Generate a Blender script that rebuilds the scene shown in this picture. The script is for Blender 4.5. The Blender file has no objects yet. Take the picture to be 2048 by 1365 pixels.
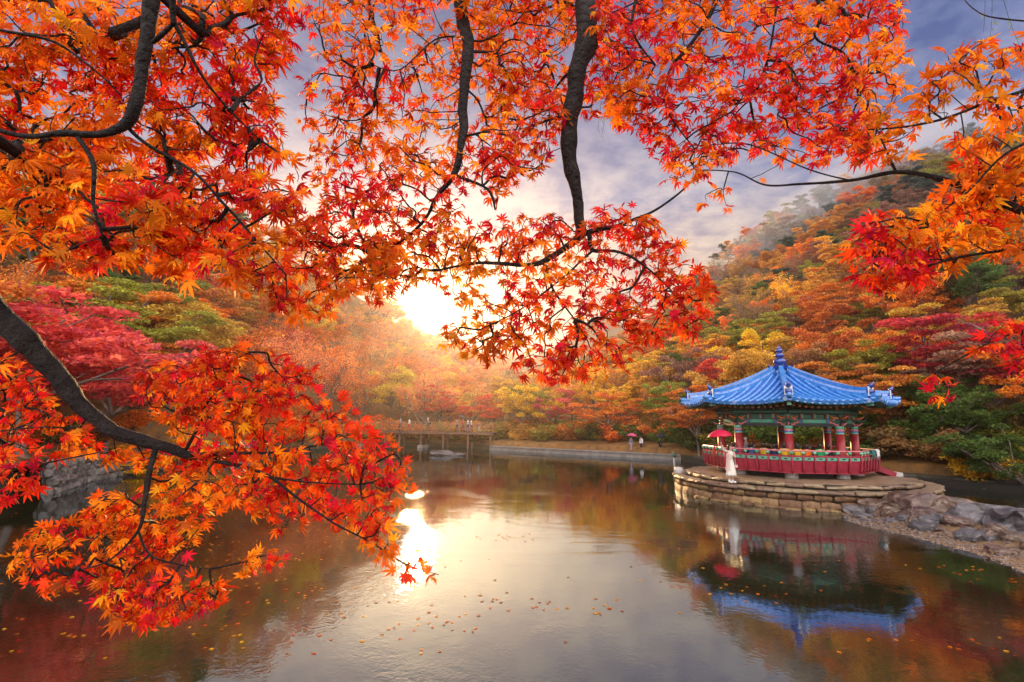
import bpy, math, random
import numpy as np
from mathutils import Vector, Matrix, noise as mnoise

random.seed(7)
RNG = np.random.default_rng(7)
scene = bpy.context.scene
C = scene.collection
R_ = math.radians

# ------------------------------------------------------------------ camera
CAM_Z, PITCH, ROLL, FOC = 3.4, R_(8.8), R_(0.7), 1050.0          # focal length in pixels of the 2048 px wide photograph
cam_d = bpy.data.cameras.new('camera')
cam_d.sensor_width = 36.0
cam_d.lens = 36.0 * FOC / 2048.0
cam_d.clip_start, cam_d.clip_end = 0.05, 3000.0
cam = bpy.data.objects.new('camera', cam_d)
C.objects.link(cam)
cam.location = (0, 0, CAM_Z)
cam.rotation_euler = (Matrix.Rotation(math.pi / 2 + PITCH, 3, 'X') @ Matrix.Rotation(ROLL, 3, 'Z')).to_euler()
scene.camera = cam

# ------------------------------------------------------------------ light
SUN_EL, SUN_AZ = R_(12.2), R_(-9.6)                # azimuth from +Y towards +X
SUN_DIR = Vector((math.cos(SUN_EL) * math.sin(SUN_AZ), math.cos(SUN_EL) * math.cos(SUN_AZ), math.sin(SUN_EL)))
sun_d = bpy.data.lights.new('sun', 'SUN')
sun_d.energy = 3.1
sun_d.angle = R_(0.8)
sun_d.color = (1.0, 0.56, 0.23)
sun = bpy.data.objects.new('sun', sun_d)
C.objects.link(sun)
sun.rotation_euler = (-SUN_DIR).to_track_quat('-Z', 'Y').to_euler()

world = bpy.data.worlds.new('World')
scene.world = world
world.use_nodes = True


class NT:
    def __init__(self, tree):
        self.t = tree
        tree.nodes.clear()

    def n(self, typ, **kw):
        nd = self.t.nodes.new(typ)
        ins = kw.pop('ins', {})
        for k, v in kw.items():
            setattr(nd, k, v)
        for k, v in ins.items():
            self.set(nd.inputs[k], v)
        return nd

    def set(self, sock, v):
        if isinstance(v, bpy.types.NodeSocket):
            self.t.links.new(v, sock)
        elif isinstance(v, (tuple, list)) and len(v) == 3 and sock.type == 'RGBA':
            sock.default_value = (*v, 1)
        else:
            sock.default_value = v

    def math(self, op, a, b=None, c=None, clamp=False):
        nd = self.n('ShaderNodeMath', operation=op, use_clamp=clamp)
        for i, v in enumerate((a, b, c)):
            if v is not None:
                self.set(nd.inputs[i], v)
        return nd.outputs[0]

    def mix(self, f, a, b, mode='MIX'):
        nd = self.n('ShaderNodeMix', data_type='RGBA', blend_type=mode)
        self.set(nd.inputs[0], f)
        self.set(nd.inputs[6], a)
        self.set(nd.inputs[7], b)
        return nd.outputs[2]

    def ramp(self, f, stops, interp='LINEAR'):
        nd = self.n('ShaderNodeValToRGB')
        cr = nd.color_ramp
        cr.interpolation = interp
        while len(cr.elements) < len(stops):
            cr.elements.new(0.5)
        for e, (p, c) in zip(cr.elements, stops):
            e.position = p
            e.color = (*c, 1) if len(c) == 3 else c
        self.set(nd.inputs[0], f)
        return nd.outputs[0]

    def noise(self, vec, scale, detail=4.0, rough=0.55, dist=0.0):
        nd = self.n('ShaderNodeTexNoise', ins={'Scale': scale, 'Detail': detail, 'Roughness': rough, 'Distortion': dist})
        if vec is not None:
            self.set(nd.inputs['Vector'], vec)
        return nd.outputs['Fac']


def build_world():
    g = NT(world.node_tree)
    out = g.n('ShaderNodeOutputWorld')
    bg = g.n('ShaderNodeBackground', ins={'Strength': 0.1})
    sky = g.n('ShaderNodeTexSky', sky_type='NISHITA', sun_disc=False, sun_elevation=SUN_EL, sun_rotation=SUN_AZ,
              air_density=1.0, dust_density=1.6, ozone_density=1.2)
    tc = g.n('ShaderNodeTexCoord')
    d = g.n('ShaderNodeVectorMath', operation='NORMALIZE', ins={0: tc.outputs['Generated']}).outputs[0]
    sp = g.n('ShaderNodeSeparateXYZ', ins={0: d})
    z = sp.outputs['Z']
    dt = g.n('ShaderNodeVectorMath', operation='DOT_PRODUCT', ins={0: d, 1: SUN_DIR}).outputs['Value']
    dt0 = dt
    dt = g.math('MAXIMUM', dt, 0.0)
    # cloud layer seen in perspective
    zz = g.math('ADD', g.math('MAXIMUM', z, 0.0), 0.10)
    u = g.math('DIVIDE', sp.outputs['X'], zz)
    v = g.math('DIVIDE', sp.outputs['Y'], zz)
    pl = g.n('ShaderNodeCombineXYZ', ins={0: u, 1: v, 2: 0.0}).outputs[0]
    n1 = g.noise(pl, 2.6, 7.0, 0.62, 0.4)
    n2 = g.noise(pl, 8.5, 6.0, 0.62, 0.3)
    cl = g.math('ADD', g.math('MULTIPLY', n1, 0.55), g.math('MULTIPLY', n2, 0.45))
    cover = g.math('MULTIPLY', g.math('SUBTRACT', cl, 0.42), 6.5, clamp=True)
    base = g.ramp(z, [(0.0, (0.78, 0.58, 0.50)), (0.28, (0.54, 0.41, 0.42)), (0.40, (0.25, 0.31, 0.54)),
                      (0.52, (0.10, 0.16, 0.38)), (0.68, (0.06, 0.11, 0.32)), (1.0, (0.07, 0.12, 0.32))])
    lit = g.ramp(z, [(0.0, (1.05, 0.82, 0.60)), (0.28, (1.15, 0.86, 0.60)), (0.40, (0.74, 0.66, 0.68)),
                     (0.52, (0.36, 0.39, 0.58)), (0.68, (0.20, 0.24, 0.39)), (1.0, (0.20, 0.25, 0.39))])
    cloud = g.mix(cover, base, lit)
    # the side of the sky away from the sun is bluer and dimmer
    away = g.n('ShaderNodeMapRange', ins={'Value': dt, 'From Min': 0.90, 'From Max': 0.45}).outputs[0]
    cloud = g.mix(away, cloud, g.mix(1.0, cloud, (0.62, 0.74, 1.0), 'MULTIPLY'))
    # unseen sky overhead and behind the camera, brightened as fill for backlit foliage
    behind = g.n('ShaderNodeMapRange', interpolation_type='SMOOTHSTEP', ins={'Value': dt0, 'From Min': 0.52, 'From Max': -0.10}).outputs[0]
    cloud = g.mix(1.0, cloud, (0.42, 0.42, 0.43), 'MULTIPLY')
    cloud = g.mix(behind, cloud, g.mix(cover, (1.25, 1.2, 1.2), (1.75, 1.62, 1.5)))
    cloud10 = g.n('ShaderNodeVectorMath', operation='SCALE', ins={0: cloud, 'Scale': 10.0}).outputs[0]
    both = g.mix(0.95, sky.outputs[0], cloud10)
    # aureole of the veiled sun
    def glow(col, power, gain):
        f = g.math('MULTIPLY', g.math('POWER', dt, power), gain * 10.0)
        return g.n('ShaderNodeVectorMath', operation='SCALE', ins={0: col, 'Scale': f}).outputs[0]
    s = both
    for col, p, k in (((1.0, 0.60, 0.24), 22.0, 0.06), ((1.0, 0.66, 0.26), 120.0, 0.09),
                      ((1.0, 0.74, 0.36), 900.0, 0.6), ((1.0, 0.93, 0.80), 7000.0, 28.0)):
        s = g.n('ShaderNodeVectorMath', operation='ADD', ins={0: s, 1: glow(col, p, k)}).outputs[0]
    g.set(bg.inputs['Color'], s)
    g.set(out.inputs['Surface'], bg.outputs[0])


build_world()
vs = scene.view_settings
scene.display_settings.display_device = 'sRGB'
vs.view_transform = 'Standard'
vs.look = 'None'
vs.exposure = 1.0
vs.gamma = 1.0
vs.use_curve_mapping = False
cy = scene.cycles
cy.max_bounces = 7
cy.diffuse_bounces = 3
cy.glossy_bounces = 3
cy.transmission_bounces = 3
cy.volume_bounces = 0
cy.transparent_max_bounces = 6
cy.sample_clamp_indirect = 6.0
cy.caustics_reflective = False
cy.caustics_refractive = False
cy.use_denoising = True

# ------------------------------------------------------------------ picture geometry helpers (pixel of the photograph -> point in the place)
CP, SP = math.cos(PITCH), math.sin(PITCH)
CR_, SR_ = math.cos(ROLL), math.sin(ROLL)


def ray(px, py):
    a, b = (px - 1024.0) / FOC, (682.5 - py) / FOC
    u, v = a * CR_ - b * SR_, a * SR_ + b * CR_
    return np.array([u, CP - v * SP, SP + v * CP])


def at_z(px, py, z=0.0):
    d = ray(px, py)
    t = (z - CAM_Z) / d[2]
    return np.array([d[0] * t, d[1] * t, z])


def at_y(px, py, y):
    d = ray(px, py)
    t = y / d[1]
    return np.array([d[0] * t, y, CAM_Z + d[2] * t])


def to_px(p):
    dz = p[2] - CAM_Z
    D = p[1] * CP + dz * SP
    if D < 0.1:
        return (-9999.0, -9999.0)
    u, v = p[0] / D, (dz * CP - p[1] * SP) / D
    return (1024 + FOC * (u * CR_ + v * SR_), 682.5 - FOC * (v * CR_ - u * SR_))


# ------------------------------------------------------------------ object helpers
def tag(o, label=None, cat=None, group=None, kind=None):
    for k, v in (('label', label), ('category', cat), ('group', group), ('kind', kind)):
        if v:
            o[k] = v
    return o


def link(name, data, parent=None, loc=(0, 0, 0), rot=(0, 0, 0), scale=(1, 1, 1)):
    o = bpy.data.objects.new(name, data)
    C.objects.link(o)
    o.location, o.rotation_euler, o.scale = loc, rot, scale
    if parent:
        o.parent = parent
    return o


def thing(name, label, cat, loc=(0, 0, 0), rz=0.0, group=None):
    o = link(name, None, None, loc, (0, 0, rz))
    o.empty_display_size = 0.2
    return tag(o, label, cat, group)


def dup_tree(root, loc, rz=0.0, scale=None, label=None, group=None):
    r = root.copy()
    C.objects.link(r)
    r.location = loc
    r.rotation_euler = (0, 0, rz)
    if scale is not None:
        r.scale = scale
    if label:
        r['label'] = label
    if group:
        r['group'] = group
    for ch in root.children:
        c = ch.copy()
        C.objects.link(c)
        c.parent = r
        for gch in ch.children:
            d = gch.copy()
            C.objects.link(d)
            d.parent = c
    return r


class MB:
    """collects shapes and links them as one mesh object"""

    def __init__(self):
        self.v, self.f, self.m = [], [], []

    def add(self, vs_, fs, mi=0):
        b = len(self.v)
        self.v.extend([tuple(map(float, p)) for p in vs_])
        for f in fs:
            self.f.append(tuple(i + b for i in f))
            self.m.append(mi)

    def box(self, c, s, rz=0.0, mi=0, top=1.0, M=None):
        x, y, z = s[0] / 2, s[1] / 2, s[2] / 2
        pts = [(-x, -y, -z), (x, -y, -z), (x, y, -z), (-x, y, -z), (-x * top, -y * top, z), (x * top, -y * top, z), (x * top, y * top, z), (-x * top, y * top, z)]
        ca, sa = math.cos(rz), math.sin(rz)
        pts = [(p[0] * ca - p[1] * sa + c[0], p[0] * sa + p[1] * ca + c[1], p[2] + c[2]) for p in pts]
        if M is not None:
            pts = [tuple(M @ Vector(p)) for p in pts]
        self.add(pts, [(0, 3, 2, 1), (4, 5, 6, 7), (0, 1, 5, 4), (1, 2, 6, 5), (2, 3, 7, 6), (3, 0, 4, 7)], mi)

    def beam(self, p0, p1, w, h, mi=0, up=(0, 0, 1)):
        p0, p1 = np.array(p0, float), np.array(p1, float)
        d = p1 - p0
        d = d / (np.linalg.norm(d) + 1e-9)
        s = np.cross(d, np.array(up, float))
        s = s / (np.linalg.norm(s) + 1e-9)
        t = np.cross(s, d)
        pts = []
        for p in (p0, p1):
            for a, b in ((-1, -1), (1, -1), (1, 1), (-1, 1)):
                pts.append(p + s * a * w / 2 + t * b * h / 2)
        self.add(pts, [(3, 2, 1, 0), (4, 5, 6, 7), (0, 1, 5, 4), (1, 2, 6, 5), (2, 3, 7, 6), (3, 0, 4, 7)], mi)

    def tube(self, path, radii, n=8, mi=0, cap=True):
        path = [np.array(p, float) for p in path]
        N = len(path)
        if not hasattr(radii, '__len__'):
            radii = [radii] * N
        prev = None
        b = len(self.v)
        for i in range(N):
            d = path[min(i + 1, N - 1)] - path[max(i - 1, 0)]
            d = d / (np.linalg.norm(d) + 1e-9)
            if prev is None:
                a = np.array([0, 0, 1.0]) if abs(d[2]) < 0.9 else np.array([1.0, 0, 0])
            else:
                a = prev
            s = a - d * np.dot(a, d)
            s = s / (np.linalg.norm(s) + 1e-9)
            prev = s
            t = np.cross(d, s)
            for k in range(n):
                an = 2 * math.pi * k / n
                self.v.append(tuple(path[i] + radii[i] * (math.cos(an) * s + math.sin(an) * t)))
        for i in range(N - 1):
            for k in range(n):
                k2 = (k + 1) % n
                self.f.append((b + i * n + k, b + i * n + k2, b + (i + 1) * n + k2, b + (i + 1) * n + k))
                self.m.append(mi)
        if cap:
            self.f.append(tuple(b + k for k in reversed(range(n))))
            self.f.append(tuple(b + (N - 1) * n + k for k in range(n)))
            self.m += [mi, mi]

    def lathe(self, prof, c=(0, 0, 0), n=16, mi=0, sx=1.0, sy=1.0, wob=None):
        b = len(self.v)
        for j, (r, z) in enumerate(prof):
            for k in range(n):
                an = 2 * math.pi * k / n
                rr = r * (1 + (wob(an, z) if wob else 0))
                self.v.append((c[0] + rr * math.cos(an) * sx, c[1] + rr * math.sin(an) * sy, c[2] + z))
        for j in range(len(prof) - 1):
            for k in range(n):
                k2 = (k + 1) % n
                self.f.append((b + j * n + k, b + j * n + k2, b + (j + 1) * n + k2, b + (j + 1) * n + k))
                self.m.append(mi)
        self.f.append(tuple(b + k for k in reversed(range(n))))
        self.f.append(tuple(b + (len(prof) - 1) * n + k for k in range(n)))
        self.m += [mi, mi]

    def data(self, name, mats, smooth=False):
        me = bpy.data.meshes.new(name)
        me.from_pydata(self.v, [], self.f)
        for m in (mats if isinstance(mats, (list, tuple)) else [mats]):
            me.materials.append(m)
        if any(self.m):
            me.polygons.foreach_set('material_index', self.m)
        if smooth:
            me.polygons.foreach_set('use_smooth', [True] * len(self.f))
        me.update()
        return me

    def build(self, name, mats, parent=None, smooth=False, loc=(0, 0, 0), rot=(0, 0, 0)):
        return link(name, self.data(name, mats, smooth), parent, loc, rot)


def np_mesh(name, verts, faces, mats, midx=None, smooth=False):
    """verts (N,3), faces (M,k) arrays of one polygon size"""
    verts = np.asarray(verts, dtype=np.float32)
    faces = np.asarray(faces, dtype=np.int32)
    me = bpy.data.meshes.new(name)
    me.vertices.add(len(verts))
    me.vertices.foreach_set('co', verts.ravel())
    M, k = faces.shape
    me.loops.add(M * k)
    me.loops.foreach_set('vertex_index', faces.ravel())
    me.polygons.add(M)
    me.polygons.foreach_set('loop_start', np.arange(0, M * k, k, dtype=np.int32))
    me.polygons.foreach_set('loop_total', np.full(M, k, dtype=np.int32))
    for m in (mats if isinstance(mats, (list, tuple)) else [mats]):
        me.materials.append(m)
    if midx is not None:
        me.polygons.foreach_set('material_index', np.asarray(midx, dtype=np.int32))
    if smooth:
        me.polygons.foreach_set('use_smooth', np.ones(M, dtype=bool))
    me.update(calc_edges=True)
    me.validate()
    return me


# ------------------------------------------------------------------ materials
def mat(name):
    m = bpy.data.materials.new(name)
    m.use_nodes = True
    g = NT(m.node_tree)
    out = g.n('ShaderNodeOutputMaterial')
    return m, g, out


def surf(name, c1, c2=None, scale=6.0, rough=0.6, bump=0.0, bscale=30.0, spec=0.5, c3=None, coat=0.0, per_obj=0.0, metallic=0.0):
    m, g, out = mat(name)
    tc = g.n('ShaderNodeTexCoord').outputs['Object']
    col = c1
    if c2 is not None:
        f = g.noise(tc, scale, 6.0, 0.62)
        stops = [(0.32, c1), (0.68, c2)] if c3 is None else [(0.28, c1), (0.5, c2), (0.74, c3)]
        col = g.ramp(f, stops)
    if per_obj:
        oi = g.n('ShaderNodeObjectInfo')
        val = g.math('MULTIPLY_ADD', oi.outputs['Random'], per_obj * 2, 1.0 - per_obj)
        hs = g.n('ShaderNodeHueSaturation', ins={'Value': val, 'Hue': g.math('MULTIPLY_ADD', oi.outputs['Random'], 0.04, 0.48)})
        g.set(hs.inputs['Color'], col)
        col = hs.outputs[0]
    b = g.n('ShaderNodeBsdfPrincipled', ins={'Roughness': rough, 'Specular IOR Level': spec, 'Coat Weight': coat, 'Metallic': metallic})
    g.set(b.inputs['Base Color'], col)
    if bump:
        bn = g.n('ShaderNodeBump', ins={'Strength': bump, 'Distance': 0.05, 'Height': g.noise(tc, bscale, 6.0, 0.6)})
        g.set(b.inputs['Normal'], bn.outputs[0])
    g.set(out.inputs['Surface'], b.outputs[0])
    return m


def leaf_shader(g, out, col, trans=0.5, rough=0.32, spec=0.35):
    b = g.n('ShaderNodeBsdfPrincipled', ins={'Roughness': rough, 'Specular IOR Level': spec})
    g.set(b.inputs['Base Color'], col)
    t = g.n('ShaderNodeBsdfTranslucent')
    g.set(t.inputs['Color'], col)
    mx = g.n('ShaderNodeMixShader', ins={0: trans, 1: b.outputs[0], 2: t.outputs[0]})
    g.set(out.inputs['Surface'], mx.outputs[0])


def maple_leaf_mat(name, col):
    m, g, out = mat(name)
    geo = g.n('ShaderNodeNewGeometry')
    oi = g.n('ShaderNodeObjectInfo')
    r = g.math('FRACT', g.math('ADD', geo.outputs['Random Per Island'], oi.outputs['Random']))
    tc = g.n('ShaderNodeTexCoord').outputs['Object']
    n = g.noise(tc, 26.0, 3.0, 0.6)
    val = g.math('MULTIPLY_ADD', r, 0.55, 0.72)
    val = g.math('MULTIPLY', val, g.math('MULTIPLY_ADD', n, 0.5, 0.75))
    spot = g.n('ShaderNodeMapRange', ins={'Value': g.noise(tc, 75.0, 3.0, 0.7), 'From Min': 0.60, 'From Max': 0.72}).outputs[0]
    col = g.mix(g.math('MULTIPLY', spot, g.math('MULTIPLY', r, 0.8)), col, (0.20, 0.035, 0.012))
    hs = g.n('ShaderNodeHueSaturation', ins={'Hue': g.math('MULTIPLY_ADD', r, 0.030, 0.485), 'Saturation': 1.0, 'Value': val, 'Color': col})
    leaf_shader(g, out, hs.outputs[0], 0.55, 0.5, 0.12)
    return m


def crown_mat(name):
    m, g, out = mat(name)
    geo = g.n('ShaderNodeNewGeometry')
    oi = g.n('ShaderNodeObjectInfo')
    tc = g.n('ShaderNodeTexCoord').outputs['Object']
    n = g.noise(tc, 0.55, 4.0, 0.65)
    r = geo.outputs['Random Per Island']
    val = g.math('MULTIPLY', g.math('MULTIPLY_ADD', r, 0.75, 0.62), g.math('MULTIPLY_ADD', n, 1.35, 0.58))
    hue = g.math('ADD', g.math('MULTIPLY_ADD', n, 0.09, 0.455), g.math('MULTIPLY_ADD', r, 0.03, -0.015))
    hs = g.n('ShaderNodeHueSaturation', ins={'Hue': hue, 'Saturation': 1.0, 'Value': val, 'Color': oi.outputs['Color']})
    leaf_shader(g, out, hs.outputs[0], 0.46, 0.5, 0.25)
    return m


M = {}
M['crown'] = crown_mat('autumn_foliage')
M['bark'] = surf('maple_bark', (0.010, 0.008, 0.008), (0.024, 0.019, 0.018), 16.0, 0.6, 1.0, 42.0, 0.2, c3=(0.05, 0.042, 0.043))
M['wood_far'] = surf('tree_bark', (0.09, 0.065, 0.05), (0.28, 0.21, 0.18), 3.0, 0.8)
M['stone'] = surf('warm_stone', (0.085, 0.042, 0.020), (0.21, 0.112, 0.052), 3.2, 0.5, 0.9, 14.0, 0.4, c3=(0.33, 0.20, 0.115), per_obj=0.42)
M['stone_cap'] = surf('wet_cap_stone', (0.11, 0.065, 0.036), (0.24, 0.155, 0.095), 3.0, 0.36, 0.8, 12.0, 0.5, c3=(0.36, 0.26, 0.20), per_obj=0.34)
M['mortar'] = surf('dark_joint_fill', (0.015, 0.011, 0.008), (0.035, 0.026, 0.018), 8.0, 0.8, 0.5)
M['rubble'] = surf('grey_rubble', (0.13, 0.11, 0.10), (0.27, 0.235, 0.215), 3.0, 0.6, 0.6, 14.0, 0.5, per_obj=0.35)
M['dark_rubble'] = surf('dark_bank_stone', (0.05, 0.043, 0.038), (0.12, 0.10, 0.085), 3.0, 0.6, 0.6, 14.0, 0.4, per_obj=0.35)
M['boulder_brown'] = surf('brown_boulder', (0.030, 0.015, 0.012), (0.115, 0.058, 0.042), 2.6, 0.33, 1.0, 9.0, 0.6, c3=(0.32, 0.23, 0.20), per_obj=0.2)
M['boulder_grey'] = surf('wet_grey_boulder', (0.040, 0.034, 0.037), (0.105, 0.090, 0.098), 3.4, 0.34, 1.0, 8.0, 0.5, c3=(0.20, 0.175, 0.185), per_obj=0.2)
M['sand'] = surf('wet_sand', (0.13, 0.07, 0.032), (0.27, 0.16, 0.08), 5.0, 0.55, 0.6, 30.0, 0.4)
M['pebble'] = surf('pebbles', (0.07, 0.045, 0.035), (0.26, 0.18, 0.15), 7.0, 0.4, 0.3)
M['litter'] = surf('leaf_litter', (0.075, 0.04, 0.02), (0.20, 0.10, 0.035), 1.3, 0.9, 0.8, 5.0, 0.2, c3=(0.30, 0.13, 0.03))
M['bed'] = surf('pond_bed', (0.04, 0.035, 0.02), (0.07, 0.06, 0.03), 1.0, 0.9)
M['concrete'] = surf('weathered_concrete', (0.16, 0.135, 0.125), (0.32, 0.28, 0.26), 1.3, 0.6, 0.4, 12.0)
M['red'] = surf('crimson_paint', (0.22, 0.010, 0.028), (0.36, 0.022, 0.048), 5.0, 0.38, 0.12, 24.0)
M['red_dark'] = surf('column_red_paint', (0.30, 0.018, 0.026), (0.43, 0.035, 0.045), 3.0, 0.4, 0.1, 20.0)
M['red_rail'] = surf('rail_pink_paint', (0.55, 0.12, 0.14), (0.70, 0.24, 0.25), 4.0, 0.35)
M['green'] = surf('jade_green_paint', (0.03, 0.26, 0.16), (0.06, 0.38, 0.24), 6.0, 0.42)
M['mint'] = surf('pale_green_paint', (0.12, 0.40, 0.29), (0.20, 0.52, 0.40), 6.0, 0.45)
M['dk_green'] = surf('dark_green_paint', (0.018, 0.075, 0.05), (0.03, 0.12, 0.08), 6.0, 0.5)
M['orange'] = surf('orange_paint', (0.70, 0.13, 0.03), (0.78, 0.20, 0.05), 6.0, 0.45)
M['blue_paint'] = surf('blue_paint', (0.04, 0.10, 0.38), (0.07, 0.16, 0.5), 6.0, 0.45)
M['white'] = surf('white_plaster', (0.72, 0.71, 0.68), (0.82, 0.81, 0.78), 5.0, 0.5)
M['plinth'] = surf('pale_granite', (0.46, 0.42, 0.42), (0.60, 0.56, 0.55), 14.0, 0.5, 0.2)
M['dark'] = surf('near_black', (0.012, 0.012, 0.014), (0.03, 0.028, 0.028), 4.0, 0.6)  # plain near-black for underfloor strips, panel slots, lintels and umbrella handles
M['tile'] = surf('blue_glazed_tile', (0.006, 0.125, 0.46), (0.07, 0.28, 0.66), 6.0, 0.14, 0.15, 9.0, 0.7, coat=0.6)  # lighter than the troughs; sky highlights on the rows put into the colour
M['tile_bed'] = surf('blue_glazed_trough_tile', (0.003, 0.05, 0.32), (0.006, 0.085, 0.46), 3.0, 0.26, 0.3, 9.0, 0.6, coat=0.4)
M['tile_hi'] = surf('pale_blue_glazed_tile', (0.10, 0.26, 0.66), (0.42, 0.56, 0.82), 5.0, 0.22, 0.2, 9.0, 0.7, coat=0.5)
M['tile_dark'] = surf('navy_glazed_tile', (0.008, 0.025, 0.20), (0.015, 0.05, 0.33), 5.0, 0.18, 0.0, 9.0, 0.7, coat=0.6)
M['ply'] = surf('walkway_timber', (0.11, 0.05, 0.03), (0.20, 0.095, 0.055), 3.0, 0.6)
M['rail_wood'] = surf('walkway_rail_timber', (0.26, 0.12, 0.06), (0.38, 0.19, 0.09), 3.0, 0.6)
M['steel'] = surf('grey_painted_steel', (0.16, 0.17, 0.18), (0.24, 0.25, 0.26), 6.0, 0.45)


def cloth(name, c, rough=0.8):
    return surf(name, tuple(x * 0.85 for x in c), c, 9.0, rough, 0.2, 40.0, 0.3)


# ------------------------------------------------------------------ terrain
def polar(pts):
    a = [(math.atan2(x, y), math.hypot(x, y)) for x, y in pts]
    a.sort()
    return np.array([p[0] for p in a]), np.array([p[1] for p in a])


SHORE = [(-3.0, -5.0), (-8, -5.0), (-16, -3.5), (-23, 4), (-23.5, 14), (-23.2, 26), (-24.5, 38), (-24.6, 48), (-23.5, 60), (-21, 72), (-12, 73), (-4, 69.5), (-2.4, 66),
         (16.2, 52.2), (19.5, 45), (23, 37), (27.5, 30.5), (33, 25.5), (39, 17), (41, 6), (30, -3.5), (14, -5), (4, -5.0)]
SA, SR = polar(SHORE)
TREE_H = 7.0
SIL = [(-900, 330, 40, 0), (0, 260, 62, 0), (150, 335, 72, 0), (330, 410, 92, 0), (500, 470, 112, 0), (620, 520, 130, 0), (700, 562, 150, 0), (775, 612, 190, 0), (850, 655, 240, 0), (960, 705, 255, 0), (1060, 745, 260, 0),
       (1150, 715, 225, 0), (1250, 655, 190, 0), (1400, 545, 172, 0), (1500, 455, 172, 0), (1590, 398, 172, 0), (1700, 345, 165, 0), (1800, 298, 160, 0), (1950, 255, 150, 0), (2200, 190, 130, 0), (2900, 150, 80, 0)]
_ca, _cr, _ch = [-math.pi, -2.2], [40, 40], [3.0, 4.0]
for px, py, Y, _ in SIL:
    p = at_y(px, py, Y)
    _ca.append(math.atan2(p[0], p[1]))
    _cr.append(math.hypot(p[0], p[1]))
    _ch.append(max(3.0, p[2] - (TREE_H if px > 800 else 3.6)))
_ca += [2.2, math.pi]
_cr += [40, 40]
_ch += [4.0, 3.0]
CA, CR, CH = np.array(_ca), np.array(_cr), np.array(_ch)


def terrain(x, y):
    a, r = math.atan2(x, y), math.hypot(x, y)
    rs = np.interp(a, SA, SR, period=2 * math.pi)
    rc = max(np.interp(a, CA, CR), rs + 14)
    hc = np.interp(a, CA, CH)
    d = r - rs
    if d < 0:
        return -1.4 * min(1.0, -d / 0.6)
    t = d / (rc - rs)
    z = 0.95 * min(1.0, d / 0.5)
    if t < 1:
        z += (hc - 0.95) * (0.35 * t + 0.65 * t ** 1.35)
    else:
        z = hc - (r - rc) * 0.10
    amp = min(1.0, max(0, d - 3) / 12)
    z += amp * 2.6 * mnoise.noise(Vector((x * 0.035, y * 0.035, 0.3))) + amp * 0.7 * mnoise.noise(Vector((x * 0.13, y * 0.13, 7.3)))
    return z


def build_ground():
    NA = 288
    fr = [0, 0.5, 0.9, 0.985, 1.0]
    rows = []
    for i in range(NA):
        a = -math.pi + 2 * math.pi * i / NA
        rs = float(np.interp(a, SA, SR, period=2 * math.pi))
        rc = max(float(np.interp(a, CA, CR)), rs + 14)
        rad = [rs * f for f in fr[1:]] + [rs + 0.25, rs + 0.5, rs + 1.2]
        rad += list(rs + 1.2 + (rc - rs - 1.2) * np.linspace(0.03, 1, 40))
        rad += [rc + 15, rc + 40, rc + 90, rc + 160, rc + 600, 1500]
        rows.append([(rr * math.sin(a), rr * math.cos(a), terrain(rr * math.sin(a), rr * math.cos(a)) if rr < rc + 400 else -2.0) for rr in rad])
    K = len(rows[0])
    v = [(0, 0, -1.4)]
    for r in rows:
        v += r
    f = []
    mi = []
    for i in range(NA):
        j = (i + 1) % NA
        f.append((0, 1 + j * K, 1 + i * K))
        mi.append(1)
        for k in range(K - 1):
            f.append((1 + i * K + k, 1 + j * K + k, 1 + j * K + k + 1, 1 + i * K + k + 1))
            mi.append(1 if k < 4 else 0)
    me = bpy.data.meshes.new('ground')
    me.from_pydata(v, [], f)
    me.materials.append(M['litter'])
    me.materials.append(M['bed'])
    me.polygons.foreach_set('material_index', mi)
    me.polygons.foreach_set('use_smooth', [True] * len(f))
    me.update()
    tag(link('ground', me), kind='structure')


build_ground()


def build_far_hill():
    v, f = [], []
    A = np.linspace(R_(-70), R_(70), 160)
    prof = [(-400, 5.0), (-900, 120.0)]
    for a in A:
        px = 1024 + FOC * math.tan(a) / CP
        top = np.interp(px, [-2000, 300, 700, 850, 960, 1060, 1130, 1200, 1300, 1450, 1900, 4000], [40, 40, 46, 52, 48, 41, 61, 74, 66, 53, 53, 46])
        top += 9 * mnoise.noise(Vector((a * 9, 1.7, 0))) + 4 * mnoise.noise(Vector((a * 40, 5.1, 0)))
        for r, k in ((300, 0.0), (315, 0.45), (345, 1.0), (372, 0.8)):
            v.append((r * math.sin(a), r * math.cos(a), 2 + (top - 2) * k + (3 * mnoise.noise(Vector((a * 60, r * 0.05, 0))) if k else 0)))
    for i in range(len(A) - 1):
        for k in range(3):
            f.append((i * 4 + k, (i + 1) * 4 + k, (i + 1) * 4 + k + 1, i * 4 + k + 1))
    me = bpy.data.meshes.new('far_hill')
    me.from_pydata(v, [], f)
    me.materials.append(surf('far_forest', (0.10, 0.06, 0.04), (0.22, 0.11, 0.05), 0.05, 0.9))
    me.polygons.foreach_set('use_smooth', [True] * len(f))
    tag(link('far_hill', me), kind='structure')


build_far_hill()


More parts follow.
